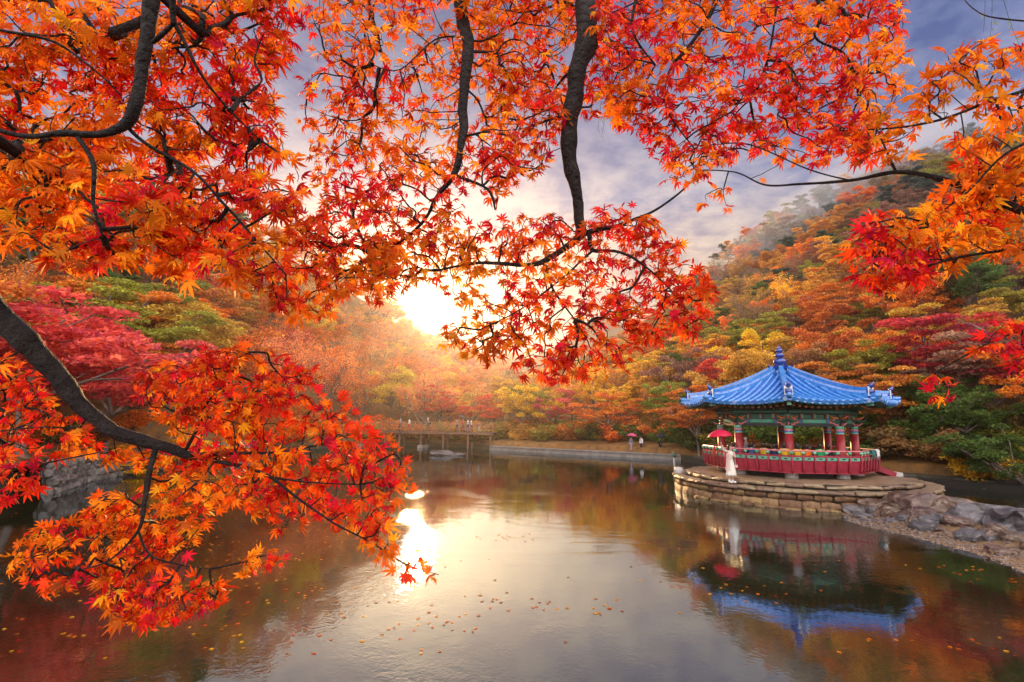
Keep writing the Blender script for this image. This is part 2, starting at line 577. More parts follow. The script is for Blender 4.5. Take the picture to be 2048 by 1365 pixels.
def build_water():
    m, g, out = mat('pond_water')
    tc = g.n('ShaderNodeTexCoord').outputs['Object']
    mp = g.n('ShaderNodeMapping', ins={'Vector': tc, 'Scale': (1.0, 1.0, 1.0)}).outputs[0]
    w1 = g.noise(mp, 0.55, 3.0, 0.55, 0.4)
    w2 = g.noise(mp, 3.6, 3.0, 0.6, 0.6)
    w3 = g.noise(mp, 13.0, 2.0, 0.5, 0.2)
    # patches of breeze where the ripples are livelier
    patch = g.n('ShaderNodeMapRange', ins={'Value': g.noise(mp, 0.16, 3.0, 0.6, 1.0), 'From Min': 0.50, 'From Max': 0.66}).outputs[0]
    rip = g.math('MULTIPLY', g.math('ADD', g.math('MULTIPLY', w2, 0.0070), g.math('MULTIPLY', w3, 0.0045)), g.math('MULTIPLY_ADD', patch, 0.90, 0.16))
    h = g.math('ADD', g.math('MULTIPLY', w1, 0.006), rip)
    bn = g.n('ShaderNodeBump', ins={'Strength': 1.0, 'Distance': 1.0, 'Height': h})
    lw = g.n('ShaderNodeLayerWeight', ins={'Blend': 0.5})
    g.set(lw.inputs['Normal'], bn.outputs[0])
    fac = g.n('ShaderNodeMapRange', ins={'Value': lw.outputs['Facing'], 'From Min': 0.48, 'From Max': 0.92, 'To Min': 0.07, 'To Max': 0.70}).outputs[0]
    body = g.n('ShaderNodeBsdfDiffuse', ins={'Color': g.ramp(g.noise(mp, 0.3, 3.0), [(0.3, (0.012, 0.011, 0.004)), (0.7, (0.022, 0.018, 0.007))])})
    gl = g.n('ShaderNodeBsdfGlossy', ins={'Roughness': 0.03, 'Color': (0.80, 0.90, 1.0)})
    g.set(gl.inputs['Normal'], bn.outputs[0])
    mx = g.n('ShaderNodeMixShader', ins={0: fac, 1: body.outputs[0], 2: gl.outputs[0]})
    g.set(out.inputs['Surface'], mx.outputs[0])
    v = [(-48, -30, 0), (60, -30, 0), (60, 90, 0), (-48, 90, 0)]
    me = bpy.data.meshes.new('pond_water')
    me.from_pydata(v, [], [(0, 1, 2, 3)])
    me.materials.append(m)
    tag(link('pond_water', me), kind='structure')


build_water()


# ------------------------------------------------------------------ stones
def stone_data(name, m, seed, n=3, jit=0.10, round_=0.35, planes=0, smooth=True):
    """a worn block about one unit across"""
    rnd = random.Random(seed)
    idx, v, f = {}, [], []
    off = Vector((seed * 3.7, seed * 1.3, 0.0))

    def vert(p):
        k = tuple(round(x, 3) for x in p)
        if k not in idx:
            q = Vector(p)
            s = q.normalized() * 0.62
            w = q.lerp(s, round_)
            w += Vector((mnoise.noise(q * 2.3 + off), mnoise.noise(q * 2.3 + off + Vector((9, 0, 0))), mnoise.noise(q * 2.3 + off + Vector((0, 9, 0))))) * jit * 1.6
            idx[k] = len(v)
            v.append(w)
        return idx[k]
    g = [i / n - 0.5 for i in range(n + 1)]
    for ax in range(3):
        for sgn in (-0.5, 0.5):
            for i in range(n):
                for j in range(n):
                    q = []
                    for a, b in ((i, j), (i + 1, j), (i + 1, j + 1), (i, j + 1)):
                        p = [0, 0, 0]
                        p[ax], p[(ax + 1) % 3], p[(ax + 2) % 3] = sgn, g[a], g[b]
                        q.append(vert(tuple(p)))
                    f.append(tuple(q if sgn > 0 else reversed(q)))
    for _ in range(planes):                       # chip flat facets off the block
        nv = Vector((rnd.gauss(0, 1), rnd.gauss(0, 1), rnd.gauss(0, 1))).normalized()
        o = rnd.uniform(0.44, 0.64)
        for i, w in enumerate(v):
            e = w.dot(nv) - o
            if e > 0:
                v[i] = w - nv * e * 0.92
    me = bpy.data.meshes.new(name)
    me.from_pydata([tuple(p) for p in v], [], f)
    me.materials.append(m)
    me.polygons.foreach_set('use_smooth', [smooth] * len(f))
    return me


WALL_STONES = [stone_data('wall_stone', M['stone'], i, 3, 0.07, 0.26, 4) for i in range(10)]
CAP_STONES = [stone_data('cap_stone', M['stone_cap'], 20 + i, 3, 0.05, 0.18, 3) for i in range(6)]
RUBBLE = [stone_data('rubble_stone', M['rubble'], 40 + i, 3, 0.13, 0.35, 8, False) for i in range(8)]
DARK_RUBBLE = [stone_data('bank_stone', M['dark_rubble'], 60 + i, 3, 0.12, 0.35, 8, False) for i in range(6)]

PLAT = np.array([14.6, 27.7])
PAV = np.array([14.6, 28.4])
PLAT_R, TIER_R = 5.92, 5.30
LOW_Z, TOP_Z = 0.78, 0.97


def build_platform():
    root = thing('stone_platform', 'round two tiered platform of brown stone blocks under the blue roofed pavilion', 'platform', (PLAT[0], PLAT[1], 0))
    core = MB()
    core.lathe([(PLAT_R - 0.13, -1.2), (PLAT_R - 0.13, LOW_Z - 0.03), (TIER_R - 0.10, LOW_Z - 0.03), (TIER_R - 0.10, TOP_Z - 0.02)], n=72)
    core.build('core', M['mortar'], root)
    top = MB()
    top.lathe([(TIER_R - 0.45, TOP_Z - 0.06), (TIER_R - 0.45, TOP_Z - 0.004)], n=72)
    top.build('paved_top', M['stone_cap'], root)
    rnd = random.Random(3)

    def ring(R, z0, z1, wmin, wmax, depth, data, gap=0.055, jut=0.045, a0=0.0, span=2 * math.pi):
        a, end = a0, a0 + span
        while a < end - 0.01:
            w = rnd.uniform(wmin, wmax)
            da = w / R
            if end - (a + da) < wmin * 0.6 / R:
                da = end - a
            am = a + da / 2
            hh = (z1 - z0) * (1 + rnd.uniform(-0.02, 0.05))
            rr = R - depth / 2 + rnd.uniform(-jut, jut)
            link('stone', rnd.choice(data), root, (rr * math.cos(am), rr * math.sin(am), (z0 + z1) / 2 + rnd.uniform(-0.01, 0.012)),
                 (rnd.uniform(-0.03, 0.03), rnd.uniform(-0.04, 0.04), am + math.pi / 2 + rnd.uniform(-0.05, 0.05)),
                 (da * R * 1.06 - gap, depth, hh * 1.08 - gap * 0.6))
            a += da
    ring(PLAT_R, -0.16, 0.33, 0.5, 1.0, 0.42, WALL_STONES)
    ring(PLAT_R - 0.02, 0.33, 0.60, 0.42, 0.95, 0.42, WALL_STONES)
    ring(PLAT_R + 0.05, 0.60, LOW_Z, 0.5, 1.05, 0.66, CAP_STONES, jut=0.035)
    ring(TIER_R, LOW_Z, TOP_Z, 0.55, 1.2, 0.72, CAP_STONES, jut=0.03)
    # flat stones along the waterline, on the side towards the spit
    for k in range(22):
        a = R_(200 + k * 4.7 + rnd.uniform(-1.5, 1.5))
        link('stone', rnd.choice(WALL_STONES), root, ((PLAT_R + 0.12) * math.cos(a), (PLAT_R + 0.12) * math.sin(a), 0.0 + rnd.uniform(-0.03, 0.03)),
             (0, 0, a + math.pi / 2), (rnd.uniform(0.35, 0.6), 0.4, rnd.uniform(0.12, 0.2)))


build_platform()


# ------------------------------------------------------------------ pavilion
A0 = 246.0


def PV(k, r, z=0.0, da=0.0):
    a = R_(A0 + 45 * k + da)
    return np.array([r * math.cos(a), r * math.sin(a), z])


def build_pavilion():
    root = thing('pavilion', 'octagonal pavilion with blue glazed tile roof and crimson columns on the stone platform', 'pavilion', (PAV[0], PAV[1], 0))
    rnd = random.Random(11)
    # plinths, columns
    for k in range(8):
        c = PV(k, 3.15)
        p = MB()
        p.lathe([(0.30, TOP_Z - 0.02), (0.29, 1.20), (0.25, 1.27)], c, 4 if False else 12)
        p.build('plinth', M['plinth'], root)
        b = MB()
        b.lathe([(0.20, 1.27), (0.205, 2.0), (0.19, 3.02)], c, 18)
        col = b.build('column', M['red_dark'], root, True)
        bd = MB()
        for i, (z0, z1, mi) in enumerate(((3.02, 3.09, 0), (3.09, 3.16, 1), (3.16, 3.25, 2), (3.25, 3.31, 3), (3.31, 3.40, 0))):
            bd.lathe([(0.196, z0 + 0.002), (0.196, z1)], c, 18, mi)
        bd.build('painted_band', [M['mint'], M['blue_paint'], M['red_rail'], M['green']], col)
    # deck
    dk = MB()
    prof_v = []
    for k in range(8):
        prof_v += [PV(k, 3.95, 1.30)]
    for k in range(8):
        prof_v += [PV(k, 3.95, 1.46)]
    dk.add(prof_v, [tuple(reversed(range(8))), tuple(range(8, 16))] + [(k, (k + 1) % 8, 8 + (k + 1) % 8, 8 + k) for k in range(8)])
    dk.build('deck', M['red'], root)
    # near-black strips in the gaps below the deck, set back
    for k in range(8):
        s = MB()
        s.beam(PV(k, 2.9, 1.12), PV(k + 1, 2.9, 1.12), 0.05, 0.34)
        s.build('underfloor_strip', M['dark'], root)
    # railing per side
    RB, RT = 3.97, 4.12
    for k in range(8):
        if k == 3:
            pass
        a0, a1 = PV(k, 1.0), PV(k + 1, 1.0)

        def side(t, r, z):
            p = a0 * (1 - t) + a1 * t
            return np.array([p[0] * r, p[1] * r, z])
        fas = MB()
        q = [side(0, RB, 1.24), side(1, RB, 1.24), side(1, RB + 0.11, 1.80), side(0, RB + 0.11, 1.80)]
        qi = [side(0, RB - 0.05, 1.24), side(1, RB - 0.05, 1.24), side(1, RB + 0.06, 1.80), side(0, RB + 0.06, 1.80)]
        fas.add(q + qi, [(0, 1, 2, 3), (7, 6, 5, 4), (0, 4, 5, 1), (2, 6, 7, 3), (1, 5, 6, 2), (0, 3, 7, 4)])
        fas.build('fascia_board', M['red'], root)
        bt = MB()
        bt.beam(side(0.0, RB + 0.03, 1.255), side(1.0, RB + 0.03, 1.255), 0.10, 0.05)
        bt.build('base_moulding', M['red'], root)
        tp = MB()
        tp.tube([side(0, RT, 2.255), side(1, RT, 2.255)], 0.034, 8)
        tp.build('handrail', M['red_rail'], root)
        md = MB()
        md.beam(side(0, RB + 0.145, 2.015), side(1, RB + 0.145, 2.015), 0.055, 0.07)
        md.build('middle_rail', M['red'], root)
        n = 6
        for i in range(n):
            t0, t1 = (i + 0.10) / n, (i + 0.90) / n
            tm = (i + 0.5) / n
            pn = MB()
            # framed green panel with a dark slot
            r0, r1 = RB + 0.115, RB + 0.14

            def fr(ta, tb, za, zb, mi, push):
                w = [side(ta, r0 + push, za), side(tb, r0 + push, za), side(tb, r0 + (zb - za) * 0.18 + push, zb), side(ta, r0 + (zb - za) * 0.18 + push, zb)]
                wi = [p * np.array([0.988, 0.988, 1]) for p in w]
                pn.add(w + wi, [(0, 1, 2, 3), (7, 6, 5, 4), (0, 4, 5, 1), (2, 6, 7, 3), (1, 5, 6, 2), (0, 3, 7, 4)], mi)
            fr(t0, t1, 1.82, 1.965, 0, 0.0)
            fr(t0 + 0.045, t1 - 0.045, 1.865, 1.925, 1, 0.012)
            pn.build('slot_panel', [M['mint'], M['dark']], root)
        for i in range(n + 1):
            if i == n:
                continue
            t = i / n
            ps = MB()
            ps.tube([side(t, RB + 0.05, 1.27), side(t, RB + 0.13, 1.45), side(t, RB + 0.17, 1.8), side(t, RT - 0.02, 2.11)], [0.045, 0.05, 0.04, 0.036], 8)
            for zz in (1.36, 1.46, 1.56, 1.66):                       # turned rings of the lower baluster
                c = side(t, RB + 0.09 + (zz - 1.36) * 0.14, zz)
                ps.lathe([(0.03, -0.024), (0.062, -0.008), (0.062, 0.008), (0.03, 0.024)], c, 8)
            po = ps.build('baluster', M['red'], root, True)
            cp = MB()
            cp.lathe([(0.03, 2.10), (0.075, 2.135), (0.085, 2.175), (0.06, 2.225)], side(t, RT, 0.0), 10)
            cp.build('lotus_cap', M['mint'] if (i + k) % 5 else M['green'], po, True)
    # bench round the inside
    for k in range(8):
        if k == 2:
            continue
        bn = MB()
        bn.beam(PV(k, 3.62, 1.70), PV(k + 1, 3.62, 1.70), 0.42, 0.05)
        bn.beam(PV(k, 3.62, 1.57), PV(k + 1, 3.62, 1.57), 0.06, 0.22)
        bn.build('bench', M['red_dark'], root)
    # beams: lintel, painted frieze, purlin
    for k in range(8):
        a, b = PV(k, 3.15), PV(k + 1, 3.15)
        z = np.array([0, 0, 1.0])
        lb = MB()
        lb.beam(a + z * 3.44, b + z * 3.44, 0.20, 0.13)
        lb.build('lintel', M['dark'], root)
        fb = MB()
        fb.beam(a + z * 3.62, b + z * 3.62, 0.16, 0.22)
        fo = fb.build('frieze_beam', M['dk_green'], root)
        out = (a + b) / np.linalg.norm(a + b)
        pat = MB()
        for t0, t1, mi in ((0.10, 0.14, 0), (0.15, 0.19, 1), (0.20, 0.235, 2), (0.27, 0.73, 3), (0.765, 0.80, 2), (0.81, 0.85, 1), (0.86, 0.90, 0)):
            p0, p1 = a * (1 - t0) + b * t0 + out * 0.082 + z * 3.62, a * (1 - t1) + b * t1 + out * 0.082 + z * 3.62
            pat.beam(p0, p1, 0.012, 0.19 if mi != 3 else 0.15, mi)
        for dz in (3.585, 3.655):
            p0, p1 = a * 0.70 + b * 0.30 + out * 0.09 + z * dz, a * 0.30 + b * 0.70 + out * 0.09 + z * dz
            pat.beam(p0, p1, 0.012, 0.02, 4)
        pat.build('painted_pattern', [M['red_rail'], M['orange'], M['blue_paint'], M['green'], M['mint']], fo)
        pu = MB()
        pu.tube([a * 1.06 + z * 4.08, b * 1.06 + z * 4.08], 0.11, 10)
        pu.build('purlin', M['dk_green'], root)
        tr = MB()
        tr.beam(a + z * 3.84, b + z * 3.84, 0.07, 0.20)
        tr.build('upper_board', M['dk_green'], root)
        for t in (0.25, 0.5, 0.75):                                  # small lotus blocks between frieze and purlin
            c = a * (1 - t) + b * t + out * 0.03
            fl = MB()
            fl.beam(c + z * 3.74, c + z * 3.98, 0.20, 0.14, 0, (a - b))
            fl.beam(c + out * 0.1 + z * 3.78, c + out * 0.1 + z * 3.93, 0.12, 0.08, 1, (a - b))
            fl.build('flower_block', [M['red_dark'], M['green']], root)
    # brackets on each column: wings along both beams and outwards
    for k in range(8):
        c = PV(k, 3.15)
        d = c / np.linalg.norm(c)
        for s in (-1, 1, 0):
            br = MB()
            if s:
                e = PV(k + s, 3.15) - c
                e = e / np.linalg.norm(e)
            else:
                e = d
            for i, (z0, L, mi) in enumerate(((3.42, 0.42, 0), (3.58, 0.58, 1), (3.74, 0.50, 2))):
                p0 = c + d * (0.10 if s else 0.0)
                pts = [p0 + e * 0.12 + np.array([0, 0, z0 + 0.05]), p0 + e * L * 0.6 + np.array([0, 0, z0 + 0.03]), p0 + e * L + np.array([0, 0, z0 + 0.15])]
                br.tube(pts, [0.055, 0.05, 0.018], 6, mi)
            br.build('bracket', [M['red_rail'], M['dk_green'], M['orange']], root, True)
        cb = MB()
        cb.box(c + np.array([0, 0, 3.86]), (0.26, 0.26, 0.30), R_(A0 + 45 * k))
        cb.build('bracket_block', M['dk_green'], root)
        # hip rafter
        hp = MB()
        hp.beam(PV(k, 2.6, 4.62), PV(k, 4.82, 4.40), 0.15, 0.17)
        hp.beam(PV(k, 4.60, 4.42), PV(k, 4.86, 4.43), 0.17, 0.19, 1)
        hp.build('hip_rafter', [M['dk_green'], M['mint']], root)
    # roof surfaces
    RO, RI, ZE, ZA = 5.15, 0.42, 4.47, 6.22

    def zroof(f):                      # f = 0 at the eave, 1 at the apex
        return ZE + (ZA - ZE) * (0.50 * f + 0.50 * max(0.0, f) ** 1.9)

    def roof_pt(k, f, s, dz=0.0):
        """f up the slope along the face middle, s in -1..1 across the whole face"""
        a, b = PV(k, 1.0), PV(k + 1, 1.0)
        rad = RO + (RI - RO) * f
        p = (a * (1 - s) / 2 + b * (1 + s) / 2) * rad
        lift = 0.17 * abs(s) ** 2.4 * max(0.0, 1 - f) ** 1.5
        p[2] = zroof(f) + lift + dz
        return p
    roof = MB()
    for k in range(8):
        nf, ns = 10, 10
        g = [[roof_pt(k, i / nf, -1 + 2 * j / ns) for j in range(ns + 1)] for i in range(nf + 1)]
        v = [p for r in g for p in r]
        roof.add(v, [(i * (ns + 1) + j, i * (ns + 1) + j + 1, (i + 1) * (ns + 1) + j + 1, (i + 1) * (ns + 1) + j) for i in range(nf) for j in range(ns)])
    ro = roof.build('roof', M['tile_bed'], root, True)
    # eave edge boards and soffit
    sof = MB()
    for k in range(8):
        ns = 10
        e = [roof_pt(k, 0.0, -1 + 2 * j / ns, -0.03) for j in range(ns + 1)]
        e2 = [roof_pt(k, 0.01, -1 + 2 * j / ns, -0.14) for j in range(ns + 1)]
        i2 = [roof_pt(k, 0.42, -1 + 2 * j / ns, -0.22) for j in range(ns + 1)]
        sof.add(e + e2 + i2, [(j, ns + 1 + j, ns + 2 + j, j + 1) for j in range(ns)] + [(ns + 1 + j, 2 * ns + 2 + j, 2 * ns + 3 + j, ns + 2 + j) for j in range(ns)])
    sof.build('soffit', M['dk_green'], root)
    # convex tile rows running straight down each face
    side_len = 2 * math.sin(R_(22.5)) * RO
    pitch = 0.325
    nrow = int(side_len / pitch)
    for k in range(8):
        a, b = PV(k, 1.0), PV(k + 1, 1.0)
        for j in range(nrow):
            s0 = -1 + 2 * (j + 0.5) / nrow                          # position across the eave
            fmax = 1 - abs(s0) * RO / RO
            ftop = min(0.97, (1 - abs(s0)) * RO / (RO - RI) * 0.985)
            if ftop < 0.02:
                continue
            seg = max(2, int(ftop * 14))
            pts = []
            for i in range(seg + 1):
                f = -0.012 + (ftop + 0.012) * i / seg
                rad = RO + (RI - RO) * f
                s = max(-1, min(1, s0 * RO / rad))
                pts.append(roof_pt(k, f, s, 0.02))
            row = MB()
            # overlapping courses: radius steps down along each tile
            path, rd = [], []
            for i in range(seg):
                p, q = pts[i], pts[i + 1]
                path += [p * 0.98 + q * 0.02, p * 0.04 + q * 0.96]
                rd += [0.092, 0.078]
            row.tube(path, rd, 7, 0)
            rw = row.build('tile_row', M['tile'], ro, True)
            en = MB()                                                # round end tile and the curved drip tile beside it
            p, q = pts[0], pts[1]
            d = (p - q) / np.linalg.norm(p - q)
            dn = np.array([d[0], d[1], 0.0])
            dn /= np.linalg.norm(dn)
            en.tube([p, p + dn * 0.05 + np.array([0, 0, -0.02])], [0.098, 0.102], 10, 0)
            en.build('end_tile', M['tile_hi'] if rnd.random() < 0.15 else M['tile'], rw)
        # drip tiles between rows
        for j in range(nrow + 1):
            s0 = max(-0.985, min(0.985, -1 + 2 * j / nrow))
            p = roof_pt(k, -0.005, s0, -0.02)
            o = (a + b) / np.linalg.norm(a + b)
            sd = (b - a) / np.linalg.norm(b - a)
            dr = MB()
            up = np.array([0, 0, 1.0])
            rim = [p + o * 0.045 + sd * (0.10 * math.cos(t)) - up * (0.085 * math.sin(t)) for t in np.linspace(0, math.pi, 7)]
            bk = [r - o * 0.05 for r in rim]
            dr.add(rim + bk, [tuple(range(7)), tuple(reversed(range(7, 14)))] + [(i, 7 + i, 8 + i, i + 1) for i in range(6)] + [(6, 13, 7, 0)])
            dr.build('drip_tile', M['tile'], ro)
    # ridges
    for k in range(8):
        rg = MB()
        L = 14
        for layer, (w, h0, h1, mi) in enumerate(((0.30, -0.05, 0.14, 0), (0.23, 0.14, 0.26, 1), (0.27, 0.26, 0.31, 0), (0.20, 0.31, 0.40, 2))):
            pa = []
            for i in range(L + 1):
                f = 0.075 + (0.98 - 0.075) * i / L
                p = roof_pt(k, f, -1.0)
                kick = 0.16 * max(0, 1 - f * 3.2) ** 2
                pa.append((p, kick))
            d = PV(k, 1.0)
            sd = np.array([-d[1], d[0], 0])
            v = []
            for p, kick in pa:
                for sgn, hh in ((-1, h0), (1, h0), (1, h1), (-1, h1)):
                    v.append(p + sd * sgn * w / 2 + np.array([0, 0, hh + kick]))
            fs = [(i * 4 + c, i * 4 + (c + 1) % 4, i * 4 + 4 + (c + 1) % 4, i * 4 + 4 + c) for i in range(L) for c in range(4)]
            fs += [(3, 2, 1, 0), (L * 4, L * 4 + 1, L * 4 + 2, L * 4 + 3)]
            rg.add(v, fs, mi)
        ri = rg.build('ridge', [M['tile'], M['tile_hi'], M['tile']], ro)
        # end of the ridge: white plaster face, horn tile, blue drum
        f0 = 0.075
        p = roof_pt(k, f0, -1.0)
        d = PV(k, 1.0)
        sd = np.array([-d[1], d[0], 0])
        en = MB()
        up = np.array([0, 0, 1.0])
        en.beam(p + d * 0.02 + up * 0.30, p + d * 0.055 + up * 0.30, 0.34, 0.42, 0)
        en.build('plaster_end', M['white'], ri)
        hb = MB()
        hb.tube([p + d * 0.01 + up * 0.52, p + d * 0.12 + up * 0.58, p + d * 0.20 + up * 0.72], [0.13, 0.10, 0.02], 8)
        hb.tube([p + d * 0.03 - sd * 0.14 + up * 0.28, p + d * 0.03 + sd * 0.14 + up * 0.28], 0.12, 10)
        hb.build('horn_tile', M['tile_dark'], ri, True)
        lo = MB()
        lo.tube([roof_pt(k, 0.085, -1.0, 0.12), roof_pt(k, 0.02, -1.0, 0.14), roof_pt(k, -0.02, -1.0, 0.16)], [0.13, 0.115, 0.12], 9)
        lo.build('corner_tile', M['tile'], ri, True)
    # finial: lotus and stacked gourds
    fi = MB()
    fi.lathe([(0.50, 6.02), (0.50, 6.30), (0.42, 6.36), (0.44, 6.42), (0.55, 6.50), (0.42, 6.55), (0.30, 6.60)], (0, 0, 0), 16, 0)
    fo = fi.build('finial_base', M['tile'], root, True)
    for j in range(8):
        a = R_(A0 + 22.5 + 45 * j)
        for (r0, r1, z0, z1, w, rot) in ((0.40, 0.66, 6.36, 6.66, 0.17, 0.0), (0.42, 0.70, 6.16, 6.42, 0.16, R_(22.5))):
            aa = a + rot
            dr = np.array([math.cos(aa), math.sin(aa), 0])
            tn = np.array([-dr[1], dr[0], 0])
            up = np.array([0, 0, 1.0])
            pt = MB()
            rows = []
            for t, ww in ((0.0, 0.6), (0.35, 1.0), (0.7, 0.8), (1.0, 0.05)):
                r = r0 + (r1 - r0) * t ** 0.8
                z = z0 + (z1 - z0) * t ** 1.6
                rows += [dr * r + tn * w * ww + up * z, dr * r - tn * w * ww + up * z, dr * (r - 0.04) - tn * w * ww + up * z, dr * (r - 0.04) + tn * w * ww + up * z]
            pt.add(rows, [(i * 4 + c, i * 4 + (c + 1) % 4, i * 4 + 4 + (c + 1) % 4, i * 4 + 4 + c) for i in range(3) for c in range(4)] + [(3, 2, 1, 0), (12, 13, 14, 15)])
            pt.build('lotus_petal', M['tile_dark'] if rot == 0 else M['tile'], fo)
    gd = MB()
    prof = [(0.16, 6.58)]
    for zc, r, h in ((6.86, 0.33, 0.20), (7.20, 0.235, 0.15), (7.46, 0.18, 0.13)):
        for t in np.linspace(-1, 1, 9):
            prof.append((max(0.09, r * math.sqrt(max(0, 1 - t * t * 0.93))), zc + h * t))
        prof.append((0.08, zc + h + 0.01))
    prof += [(0.05, 7.62), (0.075, 7.66), (0.05, 7.71), (0.01, 7.75)]
    gd.lathe(prof, (0, 0, -0.02), 18)
    gd.build('gourd_finial', M['tile_dark'], root, True)
    # rafters with painted round ends, lower row; square flying rafters with pale ends above
    for k in range(8):
        a, b = PV(k, 1.0), PV(k + 1, 1.0)
        n = 11
        for j in range(n):
            s = -0.86 + 1.72 * j / (n - 1)
            p1 = (a * (1 - s) / 2 + b * (1 + s) / 2) * 4.28
            p0 = (a * (1 - s) / 2 + b * (1 + s) / 2) * 3.0
            lift = 0.14 * abs(s) ** 2.4
            z1, z0 = 4.27 + lift, 4.52 + lift * 0.4
            dd = (p1 - p0) / np.linalg.norm(p1 - p0)
            ra = MB()
            ra.tube([np.array([p0[0], p0[1], z0]), np.array([p1[0], p1[1], z1])], 0.062, 8, 0)
            ra.tube([np.array([p1[0], p1[1], z1 - 0.0]), np.array([p1[0] + dd[0] * 0.02, p1[1] + dd[1] * 0.02, z1 - 0.004])], 0.068, 10, 1)
            ra.tube([np.array([p1[0] + dd[0] * 0.018, p1[1] + dd[1] * 0.018, z1 - 0.004]), np.array([p1[0] + dd[0] * 0.03, p1[1] + dd[1] * 0.03, z1 - 0.006])], 0.03, 8, 2)
            ra.build('rafter', [M['dk_green'], M['orange'], M['mint']], root, True)
            p2 = (a * (1 - s) / 2 + b * (1 + s) / 2) * 4.80
            p3 = (a * (1 - s) / 2 + b * (1 + s) / 2) * 4.0
            fl = MB()
            fl.beam(np.array([p3[0], p3[1], 4.42 + lift]), np.array([p2[0], p2[1], 4.375 + lift]), 0.07, 0.07, 0)
            fl.beam(np.array([p2[0], p2[1], 4.375 + lift]), np.array([p2[0] + dd[0] * 0.015, p2[1] + dd[1] * 0.015, 4.374 + lift]), 0.076, 0.076, 1)
            fl.build('flying_rafter', [M['dk_green'], M['mint']], root)
    # stair on the right hand side
    st = thing('stair', 'short crimson stair leading down from the pavilion deck to a pale block', 'stair', (PAV[0], PAV[1], 0))
    c0, c1 = PV(2, 3.95, 1.36, 14), PV(2, 5.35, 0.0, 14)
    dr = np.array([c0[0], c0[1], 0]) / np.linalg.norm(c0[:2])
    tn = np.array([-dr[1], dr[0], 0])
    up = np.array([0, 0, 1.0])
    for s in (-1, 1):
        w = MB()
        p = dr * 4.02 + tn * s * 0.62
        w.beam(p + up * 1.36, p + dr * 0.85 + up * 1.02, 0.07, 0.26)
        w.build('stringer', M['red'], st)
    for i in range(3):
        w = MB()
        w.beam(dr * (4.14 + 0.27 * i) - tn * 0.60 + up * (1.33 - 0.12 * i), dr * (4.14 + 0.27 * i) + tn * 0.60 + up * (1.33 - 0.12 * i), 0.26, 0.04)
        w.build('tread', M['red_dark'], st)
    w = MB()
    w.box(dr * 5.02 + up * 1.04, (0.42, 1.1, 0.19), math.atan2(dr[1], dr[0]))
    w.build('stone_block', M['plinth'], st)


build_pavilion()


# ------------------------------------------------------------------ spit of sand and boulders in front of the platform
def spit_z(x, y):
    c0, c1 = 12.55 + 0.25 * math.sin(y * 0.9), 18.3 + 0.3 * math.sin(y * 0.6)
    if y > 19.5:
        c0 += (y - 19.5) * 0.25
    t = (x - c0) / (c1 - c0)
    if t <= -0.3 or t >= 1.2:
        return -1.0
    pr = 0.05 * (x - c0) if x < c0 + 0.3 else min(0.34, 0.015 + (x - c0 - 0.3) * 0.13)
    pr = min(pr, (c1 - x) * 0.5)
    if x < c0:
        pr = (x - c0) * 0.25
    e = min(1.0, (22.6 - y) * 0.8) if y > 21 else 1.0
    return pr * max(0.1, e) + 0.03 * mnoise.noise(Vector((x * 1.7, y * 1.7, 0)))


def build_spit():
    nx, ny = 60, 90
    v, f = [], []
    for i in range(nx + 1):
        for j in range(ny + 1):
            x, y = 11.2 + 8.6 * i / nx, 3.0 + 20.5 * j / ny
            v.append((x, y, max(-0.8, spit_z(x, y))))
    for i in range(nx):
        for j in range(ny):
            f.append((i * (ny + 1) + j, (i + 1) * (ny + 1) + j, (i + 1) * (ny + 1) + j + 1, i * (ny + 1) + j + 1))
    me = bpy.data.meshes.new('sandy_spit')
    me.from_pydata(v, [], f)
    me.materials.append(M['sand'])
    me.polygons.foreach_set('use_smooth', [True] * len(f))
    tag(link('sandy_spit', me), kind='structure')
    # pebbles strewn over the beach
    sd = stone_data('pebbles', M['pebble'], 90, 2, 0.12, 0.45)
    bv = np.array([tuple(p.co) for p in sd.vertices])
    bf = np.array([tuple(p.vertices) for p in sd.polygons])
    V, F = [], []
    n = 0
    rnd = random.Random(5)
    while n < 2400:
        y = rnd.uniform(6, 21.3)
        x = 12.45 + 0.25 * math.sin(y * 0.9) + abs(rnd.gauss(0, 0.8)) + max(0, y - 19.5) * 0.25
        if x > 17.8:
            continue
        z = spit_z(x, y)
        s = rnd.choice((0.03, 0.035, 0.05, 0.06, 0.09)) * rnd.uniform(0.7, 1.3)
        a = rnd.uniform(0, 6.28)
        sc = np.array([s * 1.3, s, s * 0.5])
        p = bv * sc
        q = np.stack([p[:, 0] * math.cos(a) - p[:, 1] * math.sin(a), p[:, 0] * math.sin(a) + p[:, 1] * math.cos(a), p[:, 2]], 1) + np.array([x, y, z + s * 0.1])
        F.append(bf + len(bv) * n)
        V.append(q)
        n += 1
    tag(link('pebbles', np_mesh('pebbles', np.concatenate(V), np.concatenate(F), M['pebble'])), kind='stuff')


build_spit()


def boulder(px, py, z, sx, sy, sz, seed, m, label, rz=0.0, tilt=(0, 0), jit=0.14, rnd_=0.30, n=7, group=None):
    c = at_z(px, py, z)
    if not group:
        sx, sy, sz = sx * 1.0, sy * 1.0, sz * 1.25
    d = stone_data('boulder', M[m], seed, n + 5, jit, rnd_, 13 if rnd_ < 0.55 else 3, rnd_ >= 0.55)
    # angular facets: fine relief on top of the block shape
    for vtx in d.vertices:
        q = vtx.co
        f = 0.06 * mnoise.noise(q * 4.0 + Vector((seed, 0, 0))) + 0.05 * mnoise.noise(q * 9.0 + Vector((0, seed, 0))) + 0.03 * mnoise.noise(q * 19.0 + Vector((0, 0, seed)))
        vtx.co = q * (1 + f)
    o = link('boulder', d, None, c, (tilt[0], tilt[1], rz), (sx, sy, sz))
    tag(o, label, 'boulder', group or 'boulders along the spit')


